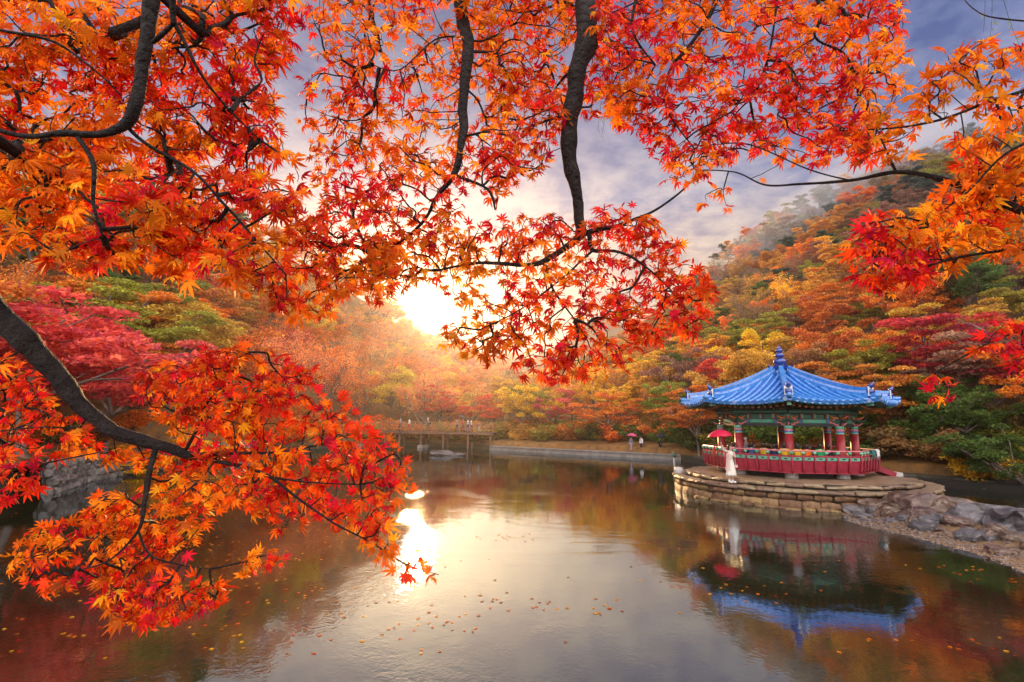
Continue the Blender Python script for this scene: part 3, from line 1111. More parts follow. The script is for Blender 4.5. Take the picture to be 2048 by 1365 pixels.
for b in [
    (1682, 1001, 0.15, 1.0, 0.7, 0.42, 101, 'boulder_grey', 'purple grey slab leaning on the platform wall at the tip of the spit', 0.3, (0.1, -0.12)),
    (1712, 1009, 0.12, 0.8, 0.7, 0.42, 102, 'boulder_brown', 'small brown boulder right beside the purple slab at the platform wall', 0.1),
    (1757, 1003, 0.30, 1.5, 0.9, 0.72, 103, 'boulder_brown', 'long tan block with a flat pale top against the platform wall', -0.2),
    (1752, 1021, 0.15, 1.0, 0.8, 0.62, 104, 'boulder_brown', 'pinkish pyramid shaped boulder in front of the long tan block', 0.5),
    (1715, 1025, 0.06, 0.95, 0.55, 0.36, 105, 'boulder_grey', 'bluish slab tilted towards the water at the tip of the spit', -0.6, (0.25, 0.1)),
    (1736, 1036, 0.02, 0.95, 0.6, 0.22, 106, 'boulder_grey', 'flat bluish slab lying half in the water off the spit', -0.1),
    (1742, 1044, 0.0, 0.8, 0.5, 0.16, 107, 'boulder_grey', 'thin pale slab lowest in the water at the spit', 0.1),
    (1780, 1033, 0.12, 0.95, 0.75, 0.5, 108, 'boulder_brown', 'pink faced boulder with a sloping top in the middle of the rubble', 0.2, (0.15, 0.2)),
    (1790, 1046, 0.05, 0.72, 0.55, 0.24, 109, 'boulder_grey', 'smooth pale oval stone at the edge of the sand', 0.2, (0, 0), 0.08, 0.7),
    (1820, 1039, 0.14, 0.95, 0.7, 0.42, 110, 'boulder_brown', 'rounded brown boulder with a dark foot beside the pale oval stone', -0.1, (0, 0), 0.10, 0.6),
    (1806, 1013, 0.35, 1.1, 1.0, 0.78, 111, 'boulder_brown', 'upright brown boulder between the tan block and the big brown block', 0.3),
    (1850, 1021, 0.32, 1.5, 1.1, 0.9, 112, 'boulder_brown', 'big square brown block in the middle of the causeway', -0.25, (0.05, 0.08), 0.10, 0.22),
    (1912, 1022, 0.38, 1.9, 1.0, 0.70, 113, 'boulder_brown', 'long dark slab with a sloping top between the brown block and the grey rock', -0.35, (0.0, 0.1), 0.10, 0.25),
    (1862, 1047, 0.18, 1.0, 0.7, 0.42, 114, 'boulder_grey', 'low mauve boulder in front of the big square brown block', 0.15),
    (1995, 1051, 0.22, 2.1, 1.3, 0.82, 115, 'boulder_grey', 'huge rough grey rock on the causeway, the largest of all', -0.45, (0.05, 0.06), 0.20, 0.4, 12),
    (1987, 1080, 0.12, 0.86, 0.42, 0.26, 116, 'boulder_grey', 'dark rounded stone lying on the sand below the huge grey rock', 0.15, (0, 0), 0.06, 0.7),
    (2030, 1068, 0.16, 0.7, 0.5, 0.3, 117, 'boulder_grey', 'small grey rock between the huge grey rock and the picture edge', 0.1),
    (2052, 1078, 0.14, 0.6, 0.5, 0.34, 118, 'boulder_grey', 'grey stone cut by the edge below the huge rock', 0.6),
    (2046, 1052, 0.4, 1.6, 1.4, 0.8, 119, 'boulder_grey', 'wet grey slab behind the huge rough rock', 0.1),
]:
    boulder(*b)
_r = random.Random(31)
for i in range(34):
    y = _r.uniform(13.5, 21.2)
    x = _r.uniform(13.2, 15.6) + max(0, y - 18.5) * 0.2
    d_ = stone_data('small_rock', M[_r.choice(('boulder_grey', 'boulder_brown', 'boulder_brown'))], 150 + i, 5, 0.14, 0.4, 12, False)
    k_ = _r.uniform(0.22, 0.62)
    o_ = link('small_rock', d_, None, (x, y, spit_z(x, y) + 0.04), (0, 0, _r.uniform(0, 3)), (k_ * 1.3, k_, k_ * 0.7))
    tag(o_, 'small angular rock lying among the boulders on the sand of the spit', 'rock', 'small rocks on the spit')
for b in [(886, 908, 0.15, 2.4, 1.1, 0.62, 130, 'boulder_grey', 'pale long rock standing in the water before the walkway', 0.05),
          (915, 910, 0.08, 1.5, 0.8, 0.34, 131, 'boulder_grey', 'smaller low rock beside the pale rock off the walkway', -0.1)]:
    boulder(*b, group='rocks in the pond')
rs_ = link('boulder', stone_data('boulder', M['plinth'], 132, 5, 0.04, 0.85), None, (9.15, 29.30, LOW_Z + 0.13), (0, 0, 0), (0.42, 0.42, 0.36))
tag(rs_, 'round white stone at the rim of the lower platform tier', 'boulder')


# ------------------------------------------------------------------ banks, dam wall
def stone_bank(name, label, path, rows, size, data, group=None, lean=0.18, zbase=-0.15):
    p0 = path[0]
    root = thing(name, label, 'stone wall', (p0[0], p0[1], 0))
    rnd = random.Random(len(label))
    core = MB()
    pts = [np.array([p[0] - p0[0], p[1] - p0[1], 0.0]) for p in path]
    H = rows * size[1] * 0.9
    nrm = []
    for i in range(len(pts)):
        d = pts[min(i + 1, len(pts) - 1)] - pts[max(i - 1, 0)]
        d /= np.linalg.norm(d)
        nrm.append(np.array([-d[1], d[0], 0]))           # away from the water
    v, f = [], []
    for p, n in zip(pts, nrm):
        v += [p + n * 0.10 + [0, 0, -0.8], p + n * (0.10 + H * lean) + [0, 0, H + zbase - 0.06], p + n * 1.6 + [0, 0, H + zbase - 0.06], p + n * 1.6 + [0, 0, -0.8]]
    for i in range(len(pts) - 1):
        for c in range(4):
            f.append((i * 4 + c, i * 4 + (c + 1) % 4, i * 4 + 4 + (c + 1) % 4, i * 4 + 4 + c))
    core.add(v, f)
    core.build('earth_core', M['mortar'], root)
    seg = [np.linalg.norm(pts[i + 1] - pts[i]) for i in range(len(pts) - 1)]
    cum = np.concatenate([[0], np.cumsum(seg)])
    L = cum[-1]
    for r in range(rows):
        s = rnd.uniform(0, size[0])
        while s < L - 0.1:
            w = size[0] * rnd.uniform(0.65, 1.45)
            m_ = min(s + w / 2, L)
            i = min(len(seg) - 1, int(np.searchsorted(cum, m_) - 1))
            t = (m_ - cum[i]) / seg[i]
            p = pts[i] * (1 - t) + pts[i + 1] * t
            n = nrm[i] * (1 - t) + nrm[i + 1] * t
            z = zbase + (r + 0.5) * size[1] * 0.9
            q = p + n * (z * lean + 0.08 + rnd.uniform(-0.05, 0.08)) + [0, 0, z + rnd.uniform(-0.04, 0.05)]
            d = pts[i + 1] - pts[i]
            link('stone', rnd.choice(data), root, q, (rnd.uniform(-0.25, 0.25), rnd.uniform(-0.25, 0.25), math.atan2(d[1], d[0]) + rnd.uniform(-0.3, 0.3)),
                 (w * 1.08, size[2] * rnd.uniform(0.8, 1.2), size[1] * rnd.uniform(0.85, 1.2)))
            s += w
    return root


stone_bank('stone_embankment', 'rubble wall of loose grey stones along the pond below the pink red maple',
           [(-20.4, 24.0), (-22.6, 29.0), (-23.4, 36), (-24.0, 44), (-23.8, 50)], 4, (0.52, 0.42, 0.5), RUBBLE)
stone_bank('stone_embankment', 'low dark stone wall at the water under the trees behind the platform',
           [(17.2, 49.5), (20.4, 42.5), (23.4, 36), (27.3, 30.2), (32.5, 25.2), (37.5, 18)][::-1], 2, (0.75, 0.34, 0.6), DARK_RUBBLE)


def build_dam():
    A, B = np.array([-2.6, 66.0, 0]), np.array([16.4, 51.6, 0])
    root = thing('dam_wall', 'long low grey concrete wall closing the far end of the pond', 'wall', A)
    d = (B - A) / np.linalg.norm(B - A)
    n = np.array([-d[1], d[0], 0])
    L = np.linalg.norm(B - A)
    N = 9
    for i in range(N):
        w = MB()
        a, b = d * (L * i / N + 0.012), d * (L * (i + 1) / N - 0.012)
        w.beam(a + n * 0.3 + [0, 0, -0.15], b + n * 0.3 + [0, 0, -0.15], 0.6, 1.1)
        w.build('wall_segment', M['concrete'], root)
        w = MB()
        w.beam(a + n * 0.26 + [0, 0, 0.46], b + n * 0.26 + [0, 0, 0.46], 0.74, 0.12)
        w.build('coping', M['concrete'], root)
    p = MB()
    a, b = A + n * 0.6, B + n * 0.6
    p.add([a + [0, 0, 0.5], b + [0, 0, 0.5], b + n * 2 + [0, 0, 0.62], a + n * 2 + [0, 0, 0.62], a + [0, 0, -0.6], b + [0, 0, -0.6], b + n * 2 + [0, 0, -0.6], a + n * 2 + [0, 0, -0.6]],
          [(0, 1, 2, 3), (4, 5, 1, 0), (5, 6, 2, 1), (6, 7, 3, 2), (7, 4, 0, 3)])
    tag(p.build('path', M['litter']), kind='structure')
    return A, B, d, n


DAM = build_dam()

BW = []


def build_boardwalk():
    A, B = np.array([-27.0, 73.0, 0]), np.array([-2.2, 66.6, 0])
    root = thing('boardwalk', 'timber boardwalk on posts with slim railings along the far shore', 'walkway', A)
    d = (B - A) / np.linalg.norm(B - A)
    n = np.array([-d[1], d[0], 0])
    L = np.linalg.norm(B - A)
    ZD = 2.15
    bm = MB()
    for s in (-0.1, 1.9):
        bm.beam(n * s + [0, 0, ZD - 0.22], d * L + n * s + [0, 0, ZD - 0.22], 0.14, 0.26)
    bm.build('girder', M['ply'], root)
    k = 0
    x = 0.0
    while x < L:
        w = MB()
        w.beam(d * (x + 0.14) - n * 0.2 + [0, 0, ZD - 0.05], d * (x + 0.14) + n * 2.0 + [0, 0, ZD - 0.05], 0.26, 0.07)
        w.build('plank', M['ply'], root)
        x += 0.28
    for side in (-0.12, 1.92):
        m = int(L / 1.5)
        for i in range(m + 1):
            w = MB()
            p = d * (L * i / m) + n * side
            w.beam(p + [0, 0, ZD], p + [0, 0, ZD + 1.18], 0.09, 0.09, up=d)
            w.build('rail_post', M['rail_wood'], root)
        for z in (0.30, 0.58, 0.86, 1.14):
            w = MB()
            w.beam(n * side + [0, 0, ZD + z], d * L + n * side + [0, 0, ZD + z], 0.06, 0.06 if z < 1 else 0.08)
            w.build('rail', M['rail_wood'], root)
    for t in (0.13, 0.28, 0.42, 0.5, 0.62, 0.74, 0.87, 0.985):
        for side in (0.1, 1.7):
            w = MB()
            p = d * L * t + n * side
            w.beam(p + [0, 0, -0.9], p + [0, 0, ZD - 0.36], 0.22, 0.22, up=d)
            w.build('pier', M['ply'], root)
            if t not in (0.28, 0.62):
                continue
            w = MB()
            w.box(p + np.array([0, 0, -0.1]), (0.8, 0.8, 0.9), math.atan2(d[1], d[0]), top=0.85)
            w.build('pier_footing', M['concrete'], root)
    return A, d, n, L, ZD


BW = build_boardwalk()


def build_lamp_post():
    p = at_z(1357, 975, 0.0)
    p = np.array([9.25, 30.3, 0.0])
    t = thing('bollard_post', 'slim grey post with a green cap at the rim of the platform', 'post', p)
    w = MB()
    w.tube([(0, 0, -0.5), (0, 0, 1.55)], 0.05, 10)
    w.build('shaft', M['steel'], t, True)
    w = MB()
    w.lathe([(0.06, 1.55), (0.10, 1.60), (0.10, 1.78), (0.05, 1.86)], n=10)
    w.build('cap', M['dk_green'], t, True)


build_lamp_post()


# ------------------------------------------------------------------ people
def skin_mesh(name, joints, edges, radii, m, sub=2, root='pelvis'):
    keys = list(joints)
    me = bpy.data.meshes.new(name)
    me.from_pydata([tuple(joints[k]) for k in keys], [(keys.index(a), keys.index(b)) for a, b in edges], [])
    o = bpy.data.objects.new(name, me)
    C.objects.link(o)
    o.modifiers.new('skin', 'SKIN')
    sd = me.skin_vertices[0].data
    for i, k in enumerate(keys):
        r = radii[k]
        sd[i].radius = r if isinstance(r, tuple) else (r, r)
        sd[i].use_root = (k == root)
    ss = o.modifiers.new('sub', 'SUBSURF')
    ss.levels = ss.render_levels = sub
    dg = bpy.context.evaluated_depsgraph_get()
    res = bpy.data.meshes.new_from_object(o.evaluated_get(dg))
    bpy.data.objects.remove(o)
    res.name = name
    res.materials.clear()
    res.materials.append(m)
    res.polygons.foreach_set('use_smooth', [True] * len(res.polygons))
    return res


SKIN = surf('skin', (0.55, 0.33, 0.24), (0.62, 0.39, 0.29), 8.0, 0.5)
HAIR = surf('dark_hair', (0.012, 0.010, 0.009), (0.03, 0.022, 0.018), 20.0, 0.4)
SHOE = cloth('white_shoe', (0.78, 0.80, 0.82), 0.5)
CLO = {k: cloth(k + '_cloth', c) for k, c in dict(
    navy=(0.02, 0.03, 0.09), blue=(0.04, 0.11, 0.28), yellow=(0.72, 0.42, 0.02), red=(0.55, 0.02, 0.02), orange=(0.75, 0.16, 0.01), green=(0.02, 0.36, 0.12),
    black=(0.015, 0.015, 0.02), white=(0.78, 0.77, 0.75), grey=(0.25, 0.26, 0.32), cream=(0.80, 0.75, 0.68), pink=(0.72, 0.50, 0.45), crimson=(0.62, 0.008, 0.05),
    teal=(0.03, 0.17, 0.19), palepurple=(0.42, 0.36, 0.50)).items()}


def pose(seated=False, arms='down', stride=0.0, lean=0.0):
    """joints of a person 1.66 m tall facing -Y; a seated one has the seat at z = 0"""
    J = {}
    base = 0.90 if not seated else 0.10
    J['pelvis'] = (0, 0, base)
    J['waist'] = (0, -0.01 - lean * 0.3, base + 0.16)
    J['chest'] = (0, -0.015 - lean * 0.8, base + 0.37)
    J['neck'] = (0, -0.005 - lean, base + 0.51)
    J['jaw'] = (0, -0.022 - lean, base + 0.585)
    J['head'] = (0, -0.012 - lean, base + 0.675)
    J['crown'] = (0, 0.0 - lean, base + 0.745)
    for s, n in ((-1, 'r'), (1, 'l')):
        J['shoulder_' + n] = (s * 0.155, -lean * 0.9, base + 0.455)
        if arms == 'down':
            J['elbow_' + n] = (s * 0.215, 0.015 - lean * 0.6, base + 0.20)
            J['wrist_' + n] = (s * 0.215, -0.05 - lean * 0.3, base - 0.02)
            J['hand_' + n] = (s * 0.21, -0.075, base - 0.10)
        else:
            J['elbow_' + n] = (s * 0.20, -0.07 - lean, base + 0.20)
            J['wrist_' + n] = (s * 0.10, -0.26 - lean, base + 0.19)
            J['hand_' + n] = (s * 0.07, -0.32 - lean, base + 0.22)
        J['hip_' + n] = (s * 0.085, 0.0, base - 0.05)
        if seated:
            J['knee_' + n] = (s * 0.11, -0.42, base - 0.04)
            J['ankle_' + n] = (s * 0.11, -0.42, base - 0.42)
            J['toe_' + n] = (s * 0.12, -0.55, base - 0.46)
        else:
            st = s * stride
            J['knee_' + n] = (s * 0.09, -0.02 - st * 0.5, 0.47)
            J['ankle_' + n] = (s * 0.09, 0.02 - st, 0.08)
            J['toe_' + n] = (s * 0.10, -0.13 - st, 0.03)
    return J


ED = [('pelvis', 'waist'), ('waist', 'chest'), ('chest', 'neck'), ('neck', 'jaw'), ('jaw', 'head'), ('head', 'crown')]
for _n in 'rl':
    ED += [('chest', 'shoulder_' + _n), ('shoulder_' + _n, 'elbow_' + _n), ('elbow_' + _n, 'wrist_' + _n), ('wrist_' + _n, 'hand_' + _n),
           ('pelvis', 'hip_' + _n), ('hip_' + _n, 'knee_' + _n), ('knee_' + _n, 'ankle_' + _n), ('ankle_' + _n, 'toe_' + _n)]
RAD = {'pelvis': (0.13, 0.10), 'waist': (0.115, 0.085), 'chest': (0.135, 0.095), 'neck': 0.05, 'jaw': (0.058, 0.066), 'head': (0.078, 0.092), 'crown': (0.05, 0.058)}
for _n in 'rl':
    RAD.update({'shoulder_' + _n: 0.055, 'elbow_' + _n: 0.040, 'wrist_' + _n: 0.028, 'hand_' + _n: 0.034, 'hip_' + _n: 0.088, 'knee_' + _n: 0.055, 'ankle_' + _n: 0.038, 'toe_' + _n: 0.032})


def clothes(J, keys, grow, m, name, sub=1, root='pelvis', over=None):
    js = {k: J[k] for k in keys}
    rd = {}
    for k in keys:
        r = RAD[k]
        rd[k] = (r[0] + grow, r[1] + grow) if isinstance(r, tuple) else r + grow
    if over:
        rd.update(over)
    return skin_mesh(name, js, [e for e in ED if e[0] in js and e[1] in js], rd, m, sub, root)


def hair_data(J, m, long_=False):
    h = np.array(J['head'])
    b = MB()
    rows = []
    for z, r in ((-0.16 if long_ else -0.055, 0.072), (-0.04, 0.092), (0.0, 0.098), (0.05, 0.098), (0.085, 0.082), (0.110, 0.045), (0.118, 0.012)):
        rows.append((r, z))
    b.lathe(rows, h + np.array([0, 0.026, 0.006]), 14, 0, 0.93, 1.0)
    return b.data('hair', m, True)


def make_person(label, group, loc, rz, top, legs, seated=False, arms='down', stride=0.0, hair=None, sub=1, cap=None, s=1.0, detail=False, lean=0.0):
    t = thing('person', label, 'person', loc, rz, group)
    t.scale = (s, s, s)
    J = pose(seated, arms, stride, lean)
    link('body', skin_mesh('body', J, ED, RAD, SKIN, sub), t)
    up = ['pelvis', 'waist', 'chest'] + [a + '_' + n for a in ('shoulder', 'elbow', 'wrist') for n in 'rl'] + ['hip_r', 'hip_l']
    link('jacket', clothes(J, up, 0.022, CLO[top], 'jacket', 1), t)
    lg = ['pelvis'] + [a + '_' + n for a in ('hip', 'knee', 'ankle') for n in 'rl']
    link('trousers', clothes(J, lg, 0.016, CLO[legs], 'trousers', 1), t)
    if cap:
        link('hat', hair_data(J, CLO[cap]), t)
    else:
        link('hair', hair_data(J, HAIR, seated), t)
    shoes = MB()
    for n in 'rl':
        a, b = np.array(J['ankle_' + n]), np.array(J['toe_' + n])
        shoes.tube([a + [0, 0.05, -0.03], a + [0, -0.02, -0.035], b + [0, 0, 0.008], b + [0, -0.05, 0]], [0.03, 0.046, 0.045, 0.02], 8)
    shoes.build('shoes', CLO['black'], t, True)
    return t


def make_umbrella(label, tip, foot, m, R=0.52, handle=True, group=None):
    """open umbrella: tip = top of the canopy, foot = end of the shaft"""
    tip, foot = np.array(tip, float), np.array(foot, float)
    ax = Vector(tuple(tip - foot)).normalized()
    q = Vector((0, 0, 1)).rotation_difference(ax)
    t = thing('umbrella', label, 'umbrella', foot, 0, group)
    t.rotation_mode = 'QUATERNION'
    t.rotation_quaternion = q
    L = float(np.linalg.norm(tip - foot))
    n, rings = 8, 6
    v, f = [], []
    per = n * 4
    for i in range(rings + 1):
        th = i / rings * 1.12
        rr = R * math.sin(th) / math.sin(1.12)
        zz = L - 0.30 * R / 0.52 * (1 - math.cos(th)) / (1 - math.cos(1.12))
        for k in range(per):
            a = 2 * math.pi * k / per
            sag = 1 - 0.055 * (1 - abs(math.cos(a * n / 2))) * (i / rings)
            v.append((rr * sag * math.cos(a), rr * sag * math.sin(a), zz + 0.035 * (1 - abs(math.cos(a * n / 2))) * (i / rings) ** 3))
    for i in range(rings):
        for k in range(per):
            k2 = (k + 1) % per
            f.append((i * per + k, i * per + k2, (i + 1) * per + k2, (i + 1) * per + k))
    me = bpy.data.meshes.new('canopy')
    me.from_pydata(v, [], f)
    me.materials.append(m)
    me.polygons.foreach_set('use_smooth', [True] * len(f))
    link('canopy', me, t)
    sh = MB()
    sh.tube([(0, 0, 0), (0, 0, L + 0.05)], 0.008, 6)
    sh.build('shaft', M['steel'], t)
    for k in range(n):
        a = 2 * math.pi * k / n
        rb = MB()
        pts = []
        for i in range(rings + 1):
            th = i / rings * 1.12
            rr = R * math.sin(th) / math.sin(1.12)
            pts.append((rr * math.cos(a), rr * math.sin(a), L - 0.30 * R / 0.52 * (1 - math.cos(th)) / (1 - math.cos(1.12)) - 0.008))
        rb.tube(pts, 0.004, 4)
        rb.build('rib', M['steel'], t)
    hd = MB()
    hd.tube([(0, 0, 0.08), (0, 0, -0.03), (0.02, 0, -0.06), (0.05, 0, -0.06), (0.06, 0, -0.03)], 0.013, 6)
    hd.build('handle', M['dark'], t, True)
    return t


def umbrella_mat(name, c):
    m, g, out = mat(name)
    leaf_shader(g, out, c, 0.4, 0.35, 0.4)
    return m


UMB_RED = umbrella_mat('red_umbrella_cloth', (0.72, 0.012, 0.07))
UMB_PINK = umbrella_mat('pink_umbrella_cloth', (0.80, 0.12, 0.28))
UMB_DARK = umbrella_mat('dark_umbrella_cloth', (0.05, 0.045, 0.09))


def build_woman():
    loc = min((at_z(1463, py, LOW_Z + 0.03) for py in np.linspace(945, 985, 161)), key=lambda p: abs(math.hypot(p[0] - PLAT[0], p[1] - PLAT[1]) - 5.6) + (9 if p[1] > PLAT[1] else 0))
    rz = R_(18)                                            # faces towards the right of the view
    t = thing('person', 'woman in a cream dress and pink coat raising a red umbrella on the platform edge', 'person', loc, rz, 'people at the pavilion')
    J = pose()
    # right arm raised with the umbrella, left hand at the chest, head tilted up
    J['shoulder_r'] = (-0.16, 0.0, 1.375)
    J['elbow_r'] = (-0.34, 0.03, 1.47)
    J['wrist_r'] = (-0.44, 0.02, 1.67)
    J['hand_r'] = (-0.46, 0.01, 1.73)
    J['elbow_l'] = (0.22, -0.05, 1.12)
    J['wrist_l'] = (0.08, -0.19, 1.19)
    J['hand_l'] = (0.03, -0.21, 1.22)
    J['jaw'] = (0, -0.045, 1.495)
    J['head'] = (0.0, -0.020, 1.575)
    J['crown'] = (0, 0.02, 1.64)
    J['nose'] = (0, -0.128, 1.565)
    J['knee_l'] = (0.085, -0.04, 0.47)
    rd = dict(RAD)
    rd['nose'] = 0.014
    ed = ED + [('head', 'nose')]
    for n, s in (('r', -1), ('l', 1)):
        w, h = np.array(J['wrist_' + n]), np.array(J['hand_' + n])
        d = (h - w) / np.linalg.norm(h - w)
        sd = np.array([0.3, 1.0, 0.0]) if n == 'r' else np.array([0, 0.2, 1.0])
        sd = sd - d * np.dot(sd, d)
        sd /= np.linalg.norm(sd)
        cu = np.cross(sd, d) * (1 if n == 'r' else -1)
        rd['hand_' + n] = (0.030, 0.026)
        for i, (o, L) in enumerate(((-0.030, 0.055), (-0.010, 0.065), (0.010, 0.062), (0.029, 0.048))):
            a = h + d * 0.035 + sd * o
            b = a + d * L * 0.5 + cu * 0.015
            c = b + d * L * 0.25 + cu * 0.03
            for nm, p, r in (('fa', a, 0.010), ('fb', b, 0.009), ('fc', c, 0.007)):
                J[f'{nm}{i}{n}'] = tuple(p)
                rd[f'{nm}{i}{n}'] = r
            ed = ed + [('hand_' + n, f'fa{i}{n}'), (f'fa{i}{n}', f'fb{i}{n}'), (f'fb{i}{n}', f'fc{i}{n}')]
        a = h - d * 0.01 - sd * 0.035
        b = a - sd * 0.02 + d * 0.03 + cu * 0.02
        J['ta' + n], J['tb' + n] = tuple(a), tuple(b)
        rd['ta' + n], rd['tb' + n] = 0.012, 0.009
        ed = ed + [('hand_' + n, 'ta' + n), ('ta' + n, 'tb' + n)]
    link('body', skin_mesh('body', J, ed, rd, SKIN, 2), t)
    # long cream dress: bodice and pleated skirt
    dr = MB()

    def pleat(a, z):
        return 0.05 * math.sin(9 * a + 0.7) * max(0, (0.95 - z) / 0.6)
    dr.lathe([(0.25, 0.30), (0.24, 0.40), (0.215, 0.58), (0.185, 0.76), (0.155, 0.92), (0.115, 1.06), (0.150, 1.22), (0.150, 1.34), (0.09, 1.42)], (0, 0, 0), 40, 0, 1.0, 0.78, pleat)
    dr.build('dress', CLO['cream'], t, True)
    # open knee-length coat: two front panels and back, with sleeves
    co = MB()
    A = np.linspace(R_(-48), R_(228), 30)
    prof = [(0.255, 0.55), (0.245, 0.66), (0.222, 0.82), (0.195, 1.0), (0.195, 1.15), (0.20, 1.30), (0.185, 1.385), (0.10, 1.45)]
    v, f = [], []
    for r, z in prof:
        for a in A:
            rr = r * (1 + 0.05 * math.sin(6 * a + z * 3) * (1.45 - z))
            v.append((rr * math.cos(a), rr * math.sin(a) * 0.78, z))
    n = len(A)
    for i in range(len(prof) - 1):
        for k in range(n - 1):
            f.append((i * n + k, i * n + k + 1, (i + 1) * n + k + 1, (i + 1) * n + k))
    co.add(v, f)
    for nme, s in (('r', -1), ('l', 1)):
        sh, el, wr = (np.array(J[k + nme]) for k in ('shoulder_', 'elbow_', 'wrist_'))
        co.tube([sh * 0.8 + np.array([0, 0, 0.28]), sh, sh * 0.5 + el * 0.5, el, el * 0.3 + wr * 0.7, wr * 0.95 + el * 0.05], [0.05, 0.078, 0.072, 0.066, 0.058, 0.055], 10)
    coat = co.build('coat', CLO['pink'], t, True)
    link('hair', hair_data({'head': (0, 0.0, 1.58)}, HAIR, True), t)
    bg = MB()
    bg.box((0.20, -0.12, 0.74), (0.16, 0.08, 0.12), 0.3, top=0.85)
    bg.tube([(0.20, -0.12, 0.80), (0.16, -0.10, 1.1), (0.02, -0.02, 1.42)], 0.008, 5)
    bg.build('shoulder_bag', CLO['pink'], t)
    sh = MB()
    for nme in 'rl':
        a, b = np.array(J['ankle_' + nme]), np.array(J['toe_' + nme])
        sh.tube([a + [0, 0.055, -0.035], a + [0, 0.0, -0.03], a + [0, -0.07, -0.04], b + [0, 0, 0.008], b + [0, -0.06, 0.0]], [0.03, 0.052, 0.05, 0.048, 0.022], 10)
        sh.tube([a + [0, 0.0, 0.05], a + [0, 0, -0.02]], [0.045, 0.05], 10)
    sh.build('shoe', SHOE, t, True)
    ey = MB()
    for s in (-1, 1):
        ey.lathe([(0.002, -0.008), (0.010, 0.0), (0.002, 0.008)], (s * 0.031, -0.103, 1.588), 8)
    ey.build('eye', HAIR, t)
    mo = MB()
    mo.box((0, -0.103, 1.513), (0.04, 0.012, 0.010))
    mo.build('mouth', CLO['red'], t)
    Mx = Matrix.Translation(Vector(loc)) @ Matrix.Rotation(rz, 4, 'Z')
    hand = np.array(Mx @ Vector(J['hand_r'])) + np.array([0.0, 0.0, 0.02])
    tip = hand + np.array([-0.03, 0.04, 0.62])
    make_umbrella('red umbrella held up by the woman in the pink coat', tip, hand - (tip - hand) * 0.18, UMB_RED, 0.56)


build_woman()

# seated visitors inside the railing, seen from behind
for px, top, hair, label in [
    (1467, 'blue', None, 'seated visitor in a blue jacket behind the raised arm of the woman'),
    (1503, 'blue', None, 'seated visitor in a blue jacket just right of the leftmost front column'),
    (1527, 'yellow', None, 'seated visitor in a bright yellow jacket between two dark jackets'),
    (1548, 'navy', None, 'seated visitor in a navy jacket left of the front column'),
    (1569, 'yellow', None, 'seated visitor in a yellow jacket right against the front column'),
    (1595, 'yellow', None, 'seated visitor in a yellow jacket just right of the front column'),
    (1615, 'orange', None, 'seated visitor in an orange jacket behind the railing'),
    (1640, 'green', None, 'seated visitor in a bright green jacket behind the railing'),
    (1657, 'black', None, 'seated visitor in a black jacket beside the green jacket'),
]:
    # on the bench of the two sides that face the camera
    d = ray(px, 905)
    best = None
    for k in (-1, 0):
        a, b = PV(k, 3.62) + [*PAV, 0], PV(k + 1, 3.62) + [*PAV, 0]
        for t in np.linspace(0.02, 0.98, 60):
            p = a * (1 - t) + b * t
            q = to_px((p[0], p[1], 2.2))
            e = abs(q[0] - px)
            if best is None or e < best[0]:
                best = (e, p, k)
    p = best[1]
    inw = np.array([PAV[0], PAV[1], 0]) - p
    rz = math.atan2(inw[1], inw[0]) + math.pi / 2 + random.uniform(-0.25, 0.25)
    make_person(label, 'people at the pavilion', (p[0], p[1], 1.73), rz, top, 'navy', seated=True, arms='front', s=random.uniform(0.92, 1.0), lean=random.uniform(0.02, 0.09))
# a visitor standing further inside with a pale hat
make_person('standing visitor in a grey blue coat and pale hat under the pavilion roof', 'people at the pavilion', (PAV[0] - 2.5, PAV[1] - 0.9, 1.46), R_(40), 'grey', 'navy', cap='white', s=0.78)

# walkers on the boardwalk
bA, bd, bn, bL, bZ = BW
for i, (px, top, legs, cap, lab) in enumerate([
    (801, 'grey', 'navy', None, 'walker in a grey jacket on the boardwalk, first from its shaded end'),
    (819, 'white', 'crimson', None, 'walker in a white top on the boardwalk above the first post'),
    (856, 'teal', 'black', 'white', 'walker in a teal coat and white hat on the boardwalk above the broad footing'),
    (914, 'palepurple', 'navy', None, 'walker in a pale purple jacket on the boardwalk'),
    (926, 'red', 'navy', None, 'walker in a red jacket on the boardwalk under a purple umbrella'),
    (936, 'white', 'blue', None, 'walker in a white top and blue trousers leaning by the boardwalk rail'),
    (943, 'white', 'navy', None, 'walker in a white jacket and dark trousers near the end of the boardwalk'),
    (959, 'grey', 'white', None, 'child in grey near the end of the boardwalk'),
]):
    best = min(np.linspace(0, bL, 400), key=lambda s: abs(to_px(bA + bd * s + bn * (0.5 + 0.7 * (i % 2)) + np.array([0, 0, bZ + 1]))[0] - px))
    p = bA + bd * best + bn * (0.5 + 0.7 * (i % 2))
    make_person(lab, 'walkers on the boardwalk', (p[0], p[1], bZ - 0.014), R_([80, -100, 75, -95][i % 4]), top, legs, stride=0.16, cap=cap, s=0.72 if 'child' in lab else random.uniform(0.97, 1.05))
    if 'umbrella' in lab:
        make_umbrella('purple umbrella carried over the red jacket on the boardwalk', (p[0] - 0.12, p[1], bZ + 2.1), (p[0] - 0.2, p[1], bZ + 1.1), UMB_DARK, 0.5)
